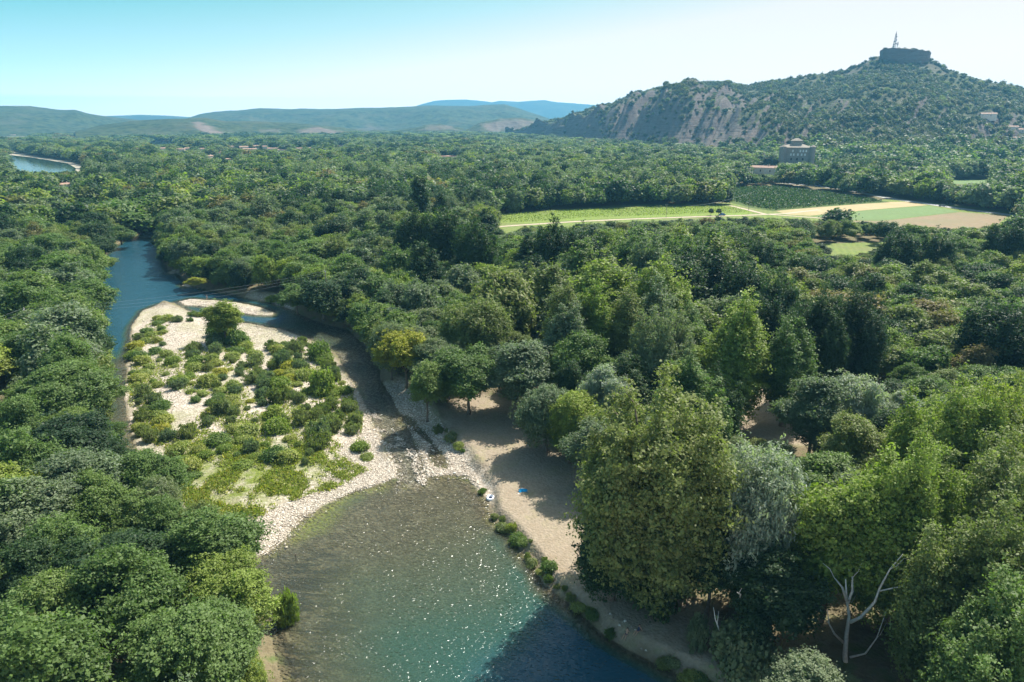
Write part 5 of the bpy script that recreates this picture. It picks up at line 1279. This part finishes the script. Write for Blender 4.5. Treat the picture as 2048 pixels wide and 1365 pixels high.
# cars
def car(px, py, label, paint, rz, s=1.0):
    x, y = at(px, py, G+.1); r = empty('car', (x, y, G+.12), rz); r.scale = (s, s, s); tag(r, label, 'car', 'cars in the valley')
    prof = [(-2.1,.35),(-2.1,.85),(-1.25,1.0),(-.75,1.48),(.95,1.5),(1.7,.98),(2.1,.9),(2.1,.35)]
    m = MB(); m.prism([(p[0], -.85, p[1]) for p in prof], [(p[0], .85, p[1]) for p in prof]); m.build('body', paint, r)
    gp = [(-1.12,1.02),(-.72,1.40),(.90,1.42),(1.48,1.02)]
    for sy in (-1, 1): MB().prism([(p[0], sy*.851, p[1]) for p in gp], [(p[0], sy*.87, p[1]) for p in gp]).build('side_window', M_glass, r)
    MB().add([(-1.28,-.75,1.03),(-.80,-.72,1.47),(-.80,.72,1.47),(-1.28,.75,1.03),(-1.31,-.75,1.03),(-.83,-.72,1.50),(-.83,.72,1.50),(-1.31,.75,1.03)], [(0,1,2,3),(7,6,5,4),(0,4,5,1),(1,5,6,2),(2,6,7,3),(3,7,4,0)]).build('windscreen', M_glass, r)
    for sx in (-1.3, 1.3):
        for sy in (-1, 1):
            wl = MB().tube([(sx, sy*.70, .33), (sx, sy*.88, .33)], .33, 14).build('wheel', M_rubber, r); MB().tube([(sx, sy*.881, .33), (sx, sy*.90, .33)], .19, 10).build('rim', M_metal, wl)
    for sy in (-.6, .6): MB().box(-2.13, -2.09, sy-.15, sy+.15, .62, .78).build('headlight', M_pale, r)
car(1444, 431.5, 'small bright blue car parked on the dirt track by two young trees', M_bluepaint, R(8)); car(1637, 373.0, 'dark blue car driving on the road beyond the vineyard', M_bluepaint, R(-12)); car(1884, 413.5, 'grey car on the road beside the dark hedge', M_redpaint, R(-30)); car(1651, 331, 'dark car parked on the castle drive', M_redpaint, R(60))
for px, top, lab in ((1421, 419, 'left one of two young trees beside the blue car'), (1437, 420, 'right one of two young trees, touching the blue car')):
    bx, by = at(px, 431.5, G); add_tree('young_tree', lab, 'tree', None, bx, by, G, 4.3, 1.7, 'round', 'dark', 0, 0, 300)
# utility poles and cables
def upole(x, y, z, h, label, rz=0.0, arm=1.2):
    r = empty('utility_pole', (x, y, z), rz); tag(r, label, 'utility pole'); MB().tube([(0, 0, -.5), (0, 0, h)], [.17, .11], 8).build('post', M_wood, r)
    MB().box(-arm, arm, -.07, .07, h-.55, h-.40).build('crossarm', M_metal, r)
    for k in (-.9, 0, .9): MB().tube([(k*arm, 0, h-.40), (k*arm, 0, h-.12)], [.06, .09], 6).build('insulator', M_pale, r)
x, y = at(1497, 421, G); upole(x, y, G, 12.2, 'dark utility pole at the corner of the dark vineyard', R(20), 1.5); pv = (x, y)
x, y = at(1332, 436, G); upole(x, y, G, 8.5, 'thin utility pole beside the dirt track', R(10), .8)
hL = 12.6; xl, yl = at(47, 616, hL+1.5); upole(xl, yl, 1.5, hL, 'pale utility pole among trees on the left bank', R(-60), .9)
hR = 14.5; xr, yr = at(650, 541, hR+1.5); upole(xr, yr, 1.5, hR, 'utility pole hidden in the trees on the right bank', R(-60), .9)
def cable(a, b, sag, label, rad=.014):
    a, b = Vector(a), Vector(b); pts = [a.lerp(b, t/24)+Vector((0, 0, -sag*4*(t/24)*(1-t/24))) for t in range(25)]
    tag(MB().tube(pts, rad, 5).build('power_cable', M_metal), label, 'cable', 'power cables across the river')
xo, yo = at(-160, 672, hL+1.0)
for k, (o, nm) in enumerate(((-.8, 'upper'), (0, 'middle'), (.8, 'lower'))):
    cable((xl+o*.5, yl+o, hL+1.3-.6*k), (xr+o*.5, yr+o, hR+1.3-.6*k), 1.6+.5*k, nm+' power cable crossing the river above the island')
    if k < 2: cable((xo+o*.5, yo+o, hL+.8-1.0*k), (xl+o*.5, yl+o, hL+1.3-1.0*k), .8, nm+' power cable left of the pale pole')
cable((pv[0], pv[1], G+11.8), (at(1380, 412, 11)[0], at(1380, 412, 11)[1], 11), 1.5, 'thin cable from the vineyard pole over the young vines', .04)

# ------------------------------------------------------------------ dead wood
def dead(name, label, base, segs, r0, cat='dead tree', group=None):
    """segs: list of branches, each a list of (dx, dy, dz, radius)"""
    r = empty(name, base, 0); tag(r, label, cat, group)
    for i, s in enumerate(segs):
        MB().tube([q[:3] for q in s], [q[3] for q in s], 7).build('trunk' if i == 0 else 'branch', M_deadwood, r, True)
bx, by = at(1692, 1345, 0.5)
def dpt(px, py): # point in the vertical plane through the dead tree facing the camera
    d = ray(px, py); t = by/d[1]; return (d[0]*t-bx, 0, CAMZ+d[2]*t-1.0)
def br(pp, r): 
    o = []
    for i, (a, b_, dy) in enumerate(pp): q = dpt(a, b_); o.append((q[0], dy, q[2], r*(1-.8*i/(len(pp)-1))))
    return o
dead('dead_poplar', 'bare white dead tree forking against the dark wood', (bx, by, 1.0), [
  br([(1692,1350,0),(1690,1310,0),(1694,1270,.1),(1700,1235,.2),(1696,1200,.3),(1692,1160,.1)], .32), br([(1700,1245,0),(1718,1230,-.4),(1742,1195,-.8),(1750,1165,-1),(1768,1125,-1.2),(1790,1092,-1.5)], .21),
  br([(1696,1205,.2),(1688,1180,.4),(1675,1165,.8)], .2), br([(1696,1210,.2),(1710,1190,.6),(1712,1165,.8),(1706,1150,1)], .2), br([(1686,1285,0),(1665,1262,-.5),(1650,1235,-1),(1645,1205,-1.2)], .16),
  br([(1700,1315,0),(1725,1300,-.6),(1745,1265,-.9),(1762,1205,-1.2)], .13), br([(1750,1170,-1),(1790,1155,-1.5),(1835,1135,-2)], .09), br([(1768,1125,-1.2),(1782,1122,-1),(1800,1108,-.8),(1812,1112,-.6)], .06), br([(1790,1155,-1.5),(1806,1140,-1.2),(1818,1122,-1)], .05), br([(1712,1165,.8),(1722,1150,.6),(1728,1132,.5)], .06), br([(1675,1165,.8),(1668,1150,1),(1655,1140,1.2)], .06), br([(1650,1235,-1),(1638,1222,-1),(1632,1205,-1)], .05), br([(1696,1200,.3),(1712,1218,1),(1724,1205,1.3)], .05), br([(1745,1265,-.9),(1755,1262,-.6),(1768,1240,-.5)], .04)], .4)
def dead_limb(px0, py0, px1, py1, z0, z1, label, r=.22):
    a = at(px0, py0, z0); b = at(px1, py1, z1); e = empty('dead_branch', (a[0], a[1], z0), 0); tag(e, label, 'dead branch', 'bare branches sticking out of the wood')
    d = Vector((b[0]-a[0], b[1]-a[1], z1-z0)); MB().tube([(0, 0, 0), d*.35+Vector((.15, 0, .15)), d*.7+Vector((-.1, .1, .1)), d], [r, r*.8, r*.55, r*.2], 6).build('limb', M_deadwood, e, True)
    MB().tube([d*.6, d*.8+Vector((.4, .2, .5))], [r*.4, r*.1], 5).build('twig', M_deadwood, e, True)
dead_limb(126,708,98,692,12.5,14.6,'upper bare pale branch sticking out of the left wood'); dead_limb(117,740,88,716,12.0,14.2,'lower bare pale branch sticking out of the left wood')
dead_limb(140,540,132,525,14,16.5,'left dead snag above the river bend trees',.15); dead_limb(155,538,150,525,14,16.5,'right dead snag above the river bend trees',.15)
dead_limb(312,1018,330,996,9,12,'bare forked twig at the left edge of the gravel',.10); dead_limb(1445,1300,1427,1215,3,8.5,'curved dead twig on the bank left of the sage bush',.12)
dead_limb(1480,1195,1475,1185,10,12,'short pale snag in the grey bush',.1); dead_limb(1990,1120,1925,1200,13,6,'pale dead limb inside the bottom right poplar',.22)

# ------------------------------------------------------------------ beach things
def ring():
    x, y = at(981, 996, .3); z = max(.1, zat(x, y)); r = empty('swim_ring', (x, y, z+.16), 0); r.rotation_euler = (R(12), R(-6), 0); tag(r, 'white inflatable ring lying at the water edge of the beach', 'swim ring')
    m = MB(); n, k = 28, 12; Rr, rr = .50, .20
    for i in range(n):
        a = 2*math.pi*i/n
        for j in range(k): b = 2*math.pi*j/k; m.V.append(((Rr+rr*math.cos(b))*math.cos(a), (Rr+rr*math.cos(b))*math.sin(a), rr*math.sin(b)+.05))
    for i in range(n):
        for j in range(k): m.F.append((i*k+j, ((i+1) % n)*k+j, ((i+1) % n)*k+(j+1) % k, i*k+(j+1) % k))
    m.build('tube', M_white, r, True); m = MB(); m.tube([(0, 0, -.06), (0, 0, .0)], .36, 20); m.build('floor', M_navy, r)
    MB().tube([(.1, .48, .27), (.32, .40, .31), (.46, .22, .27)], .03, 6).build('handle', M_navy, r)
ring()
def towel():
    x, y = at(1046, 983, 1.4); z = zat(x, y)+.02; n = 18; m = MB()
    for i in range(n+1):
        for j in range(n+1):
            u, v = i/n-.5, j/n-.5; hz = .28*max(0, math.sin(u*9+v*4)*math.cos(v*11-u*3))+.10*math.sin(u*21+v*13)**2+.03
            e = 1-0.25*abs(math.sin(u*7+j)); m.V.append((u*1.6*e+.12*math.sin(v*9), v*1.2*e+.10*math.cos(u*8), hz*(1-1.7*max(abs(u), abs(v)))+.02))
    for i in range(n):
        for j in range(n): a = i*(n+1)+j; m.F.append((a, a+n+1, a+n+2, a+1))
    o = m.build('beach_cloth', M_blue, None, True); o.location = (x, y, z); tag(o, 'crumpled bright blue cloth lying on the dirt beach', 'beach cloth')
    sm = o.modifiers.new('thickness', 'SOLIDIFY'); sm.thickness = .015
    x, y = at(1037, 989, 1.4); o = MB().prism([(-.16,-.05,0),(.16,-.05,0),(.18,.05,0),(-.14,.06,0)], [(-.15,-.04,.04),(.15,-.04,.04),(.16,.04,.04),(-.13,.05,.04)]).build('flip_flop', M_pale); o.location = (x, y, zat(x, y)+.01); o.rotation_euler = (0, 0, .6); o.scale = (1.2, 1.2, 1); tag(o, 'small pale sandal left of the blue cloth', 'sandal')
towel()
x, y = at(592, 1118, -.2); zb = zat(x, y)
st = empty('wooden_stake', (x, y, zb), 0); tag(st, 'dark wooden stake standing in the shallow water below the gravel', 'stake')
MB().tube([(0, 0, -.2), (.02, 0, .5), (0, .02, 1.0)], [.09, .08, .07], 7).build('post', M_bark, st); MB().tube([(-.15, 0, .82), (.18, .02, .95)], [.05, .04], 6).build('stub', M_bark, st)

# people: one skinned surface per body, rooted at the pelvis
def skin_body(name, J, E, parent, mat, sub=2):
    me = bpy.data.meshes.new(name); me.from_pydata([j[:3] for j in J], E, []); o = link(bpy.data.objects.new(name, me), parent); me.materials.append(mat)
    sk = o.modifiers.new('skin', 'SKIN')
    for i, j in enumerate(J):
        d = me.skin_vertices[0].data[i]; rr = j[3]; d.radius = (rr, rr) if not isinstance(rr, tuple) else rr; d.use_root = (i == 0)
    s = o.modifiers.new('smooth', 'SUBSURF'); s.levels = sub; s.render_levels = sub; sk.use_smooth_shade = True; return o
def person(label, loc, rz, pose, shirt=None):
    r = empty('person', loc, rz); tag(r, label, 'person')
    if pose == 'sit':      # sitting on the bank edge leaning back, legs hanging towards -Y
        pel = (0, 0, .10); kn = [(-.13, -.42, .16), (.15, -.40, .20)]; an = [(-.20, -.66, -.22), (.16, -.72, -.12)]; ch = (0, .16, .50); nk = (0, .20, .66); hd = (0, .17, .80); ha = [(-.30, .38, .04), (.30, .40, .04)]; el = [(-.28, .30, .28), (.29, .30, .28)]; sh = [(-.18, .18, .57), (.18, .18, .57)]
    else:
        pel = (0, 0, .93); kn = [(-.10, -.06, .50), (.12, .05, .50)]; an = [(-.11, -.02, .08), (.13, .12, .08)]; ch = (0, -.03, 1.25); nk = (0, -.04, 1.44); hd = (0, -.06, 1.58); ha = [(-.24, -.24, .86), (.25, -.20, .84)]; el = [(-.27, -.06, 1.08), (.27, -.04, 1.07)]; sh = [(-.18, -.03, 1.38), (.18, -.03, 1.38)]
    J = [(*pel, .13), (*(np.array(pel)*.5+np.array(ch)*.5), .115), (*ch, .13), (*nk, .055), (*(np.array(nk)*.4+np.array(hd)*.6), .075), (*hd, .095), (hd[0], hd[1]-.005, hd[2]+.07, .08)]
    E = [(0, 1), (1, 2), (2, 3), (3, 4), (4, 5), (5, 6)]
    def add(p, v, rr): J.append((*v, rr)); E.append((p, len(J)-1)); return len(J)-1
    for s in (0, 1):
        sx = -1 if s == 0 else 1
        a = add(0, (pel[0]+sx*.10, pel[1]-.02, pel[2]-.02), .095); a = add(a, kn[s], .058); a = add(a, tuple(np.array(kn[s])*.55+np.array(an[s])*.45), .055); a = add(a, an[s], .036); add(a, (an[s][0], an[s][1]-.17, an[s][2]-.04), .032)
        a = add(2, sh[s], .060); a = add(a, el[s], .040); w_ = add(a, ha[s], .026)
        hv = np.array(ha[s])-np.array(el[s]); hv /= np.linalg.norm(hv); pm = np.array(ha[s])+hv*.06; p_ = add(w_, tuple(pm), .032)
        for f in range(4):
            o = np.array([(f-1.5)*.02, 0, 0]); L = [.065, .078, .074, .058][f]; q = add(p_, tuple(pm+hv*.03+o), .0095); q = add(q, tuple(pm+hv*(.03+L*.5)+o+np.array([0, -.006, -.004])), .009); add(q, tuple(pm+hv*(.03+L)+o+np.array([0, -.02, -.012])), .008)
        q = add(p_, tuple(pm+np.array([-sx*.035, -.01, .0])), .011); add(q, tuple(pm+hv*.035+np.array([-sx*.05, -.02, 0])), .009)
    b = skin_body('body', J, E, r, M_skin, 1)
    hc = Vector((hd[0], hd[1]+.02, hd[2]+.045)); hm = MB(); n = 12
    for i in range(7):
        ph = math.pi*.62*i/6
        for k in range(n): a = 2*math.pi*k/n; q = .105*math.sin(ph); hm.V.append((hc.x+q*math.cos(a), hc.y+q*math.sin(a)*1.05+.02*(i/6), hc.z+.105*math.cos(ph)+(.04 if math.sin(a) < -.3 and i > 4 else 0)))
    for i in range(6):
        for k in range(n): hm.F.append((i*n+k, i*n+(k+1) % n, (i+1)*n+(k+1) % n, (i+1)*n+k))
    hm.build('hair', M_hair, r, True)
    for sx in (-1, 1): MB().tube([(hd[0]+sx*.032, hd[1]-.078, hd[2]+.02), (hd[0]+sx*.032, hd[1]-.092, hd[2]+.02)], .010, 6).build('eye', M_hair, r)
    MB().tube([(hd[0], hd[1]-.080, hd[2]+.012), (hd[0], hd[1]-.110, hd[2]-.012)], [.008, .014], 6).build('nose', M_skin, r)
    sw = MB(); p = Vector(pel); sw.tube([p+Vector((0, 0, -.07)), p+Vector((0, 0, .03)), p+Vector((0, .01, .10))], [.15, .165, .15], 12); sw.build('swim_shorts', M_swim, r, True)
    if shirt: c_ = Vector(ch); MB().tube([p+Vector((0, 0, .08)), p.lerp(c_, .5), c_, c_+Vector((0, 0, .11))], [.145, .14, .16, .10], 12).build('shirt', shirt, r, True)
    return r
def bank_pt(px, py):
    x, y = at(px, py, 1.0); z = zat(x, y); return x, y, z
x, y, z = bank_pt(1253, 1269); person('left of two people in swimwear sitting on the shaded bank, legs out', (x, y, max(z, .5)+.02), R(-38), 'sit')
x, y, z = bank_pt(1276, 1270); person('right of two people sitting on the shaded bank, knees bent', (x, y, max(z, .5)+.02), R(-50), 'sit', M_swim)
x, y = at(414, 600.5, 0); person('person standing in shallow water behind the long gravel spit', (x, y, zat(x, y)), R(160), 'stand', M_shirt)

# ------------------------------------------------------------------ haze
def haze():
    m = bpy.data.materials.new('haze'); m.use_nodes = True; t = m.node_tree; t.nodes.clear()
    o = t.nodes.new('ShaderNodeOutputMaterial'); v = t.nodes.new('ShaderNodeVolumePrincipled')
    v.inputs['Color'].default_value = (0.18, 0.52, 0.84, 1); v.inputs['Density'].default_value = HAZE_D; v.inputs['Anisotropy'].default_value = 0.15
    t.links.new(v.outputs[0], o.inputs['Volume']); m.cycles.homogeneous_volume = True
    b = MB().box(-14500, 14500, -2500, 14500, -12, 520).build('haze', m); tag(b, 'thin blue summer haze filling the valley air', kind='stuff')
HAZE_D = 9.5e-5
haze()
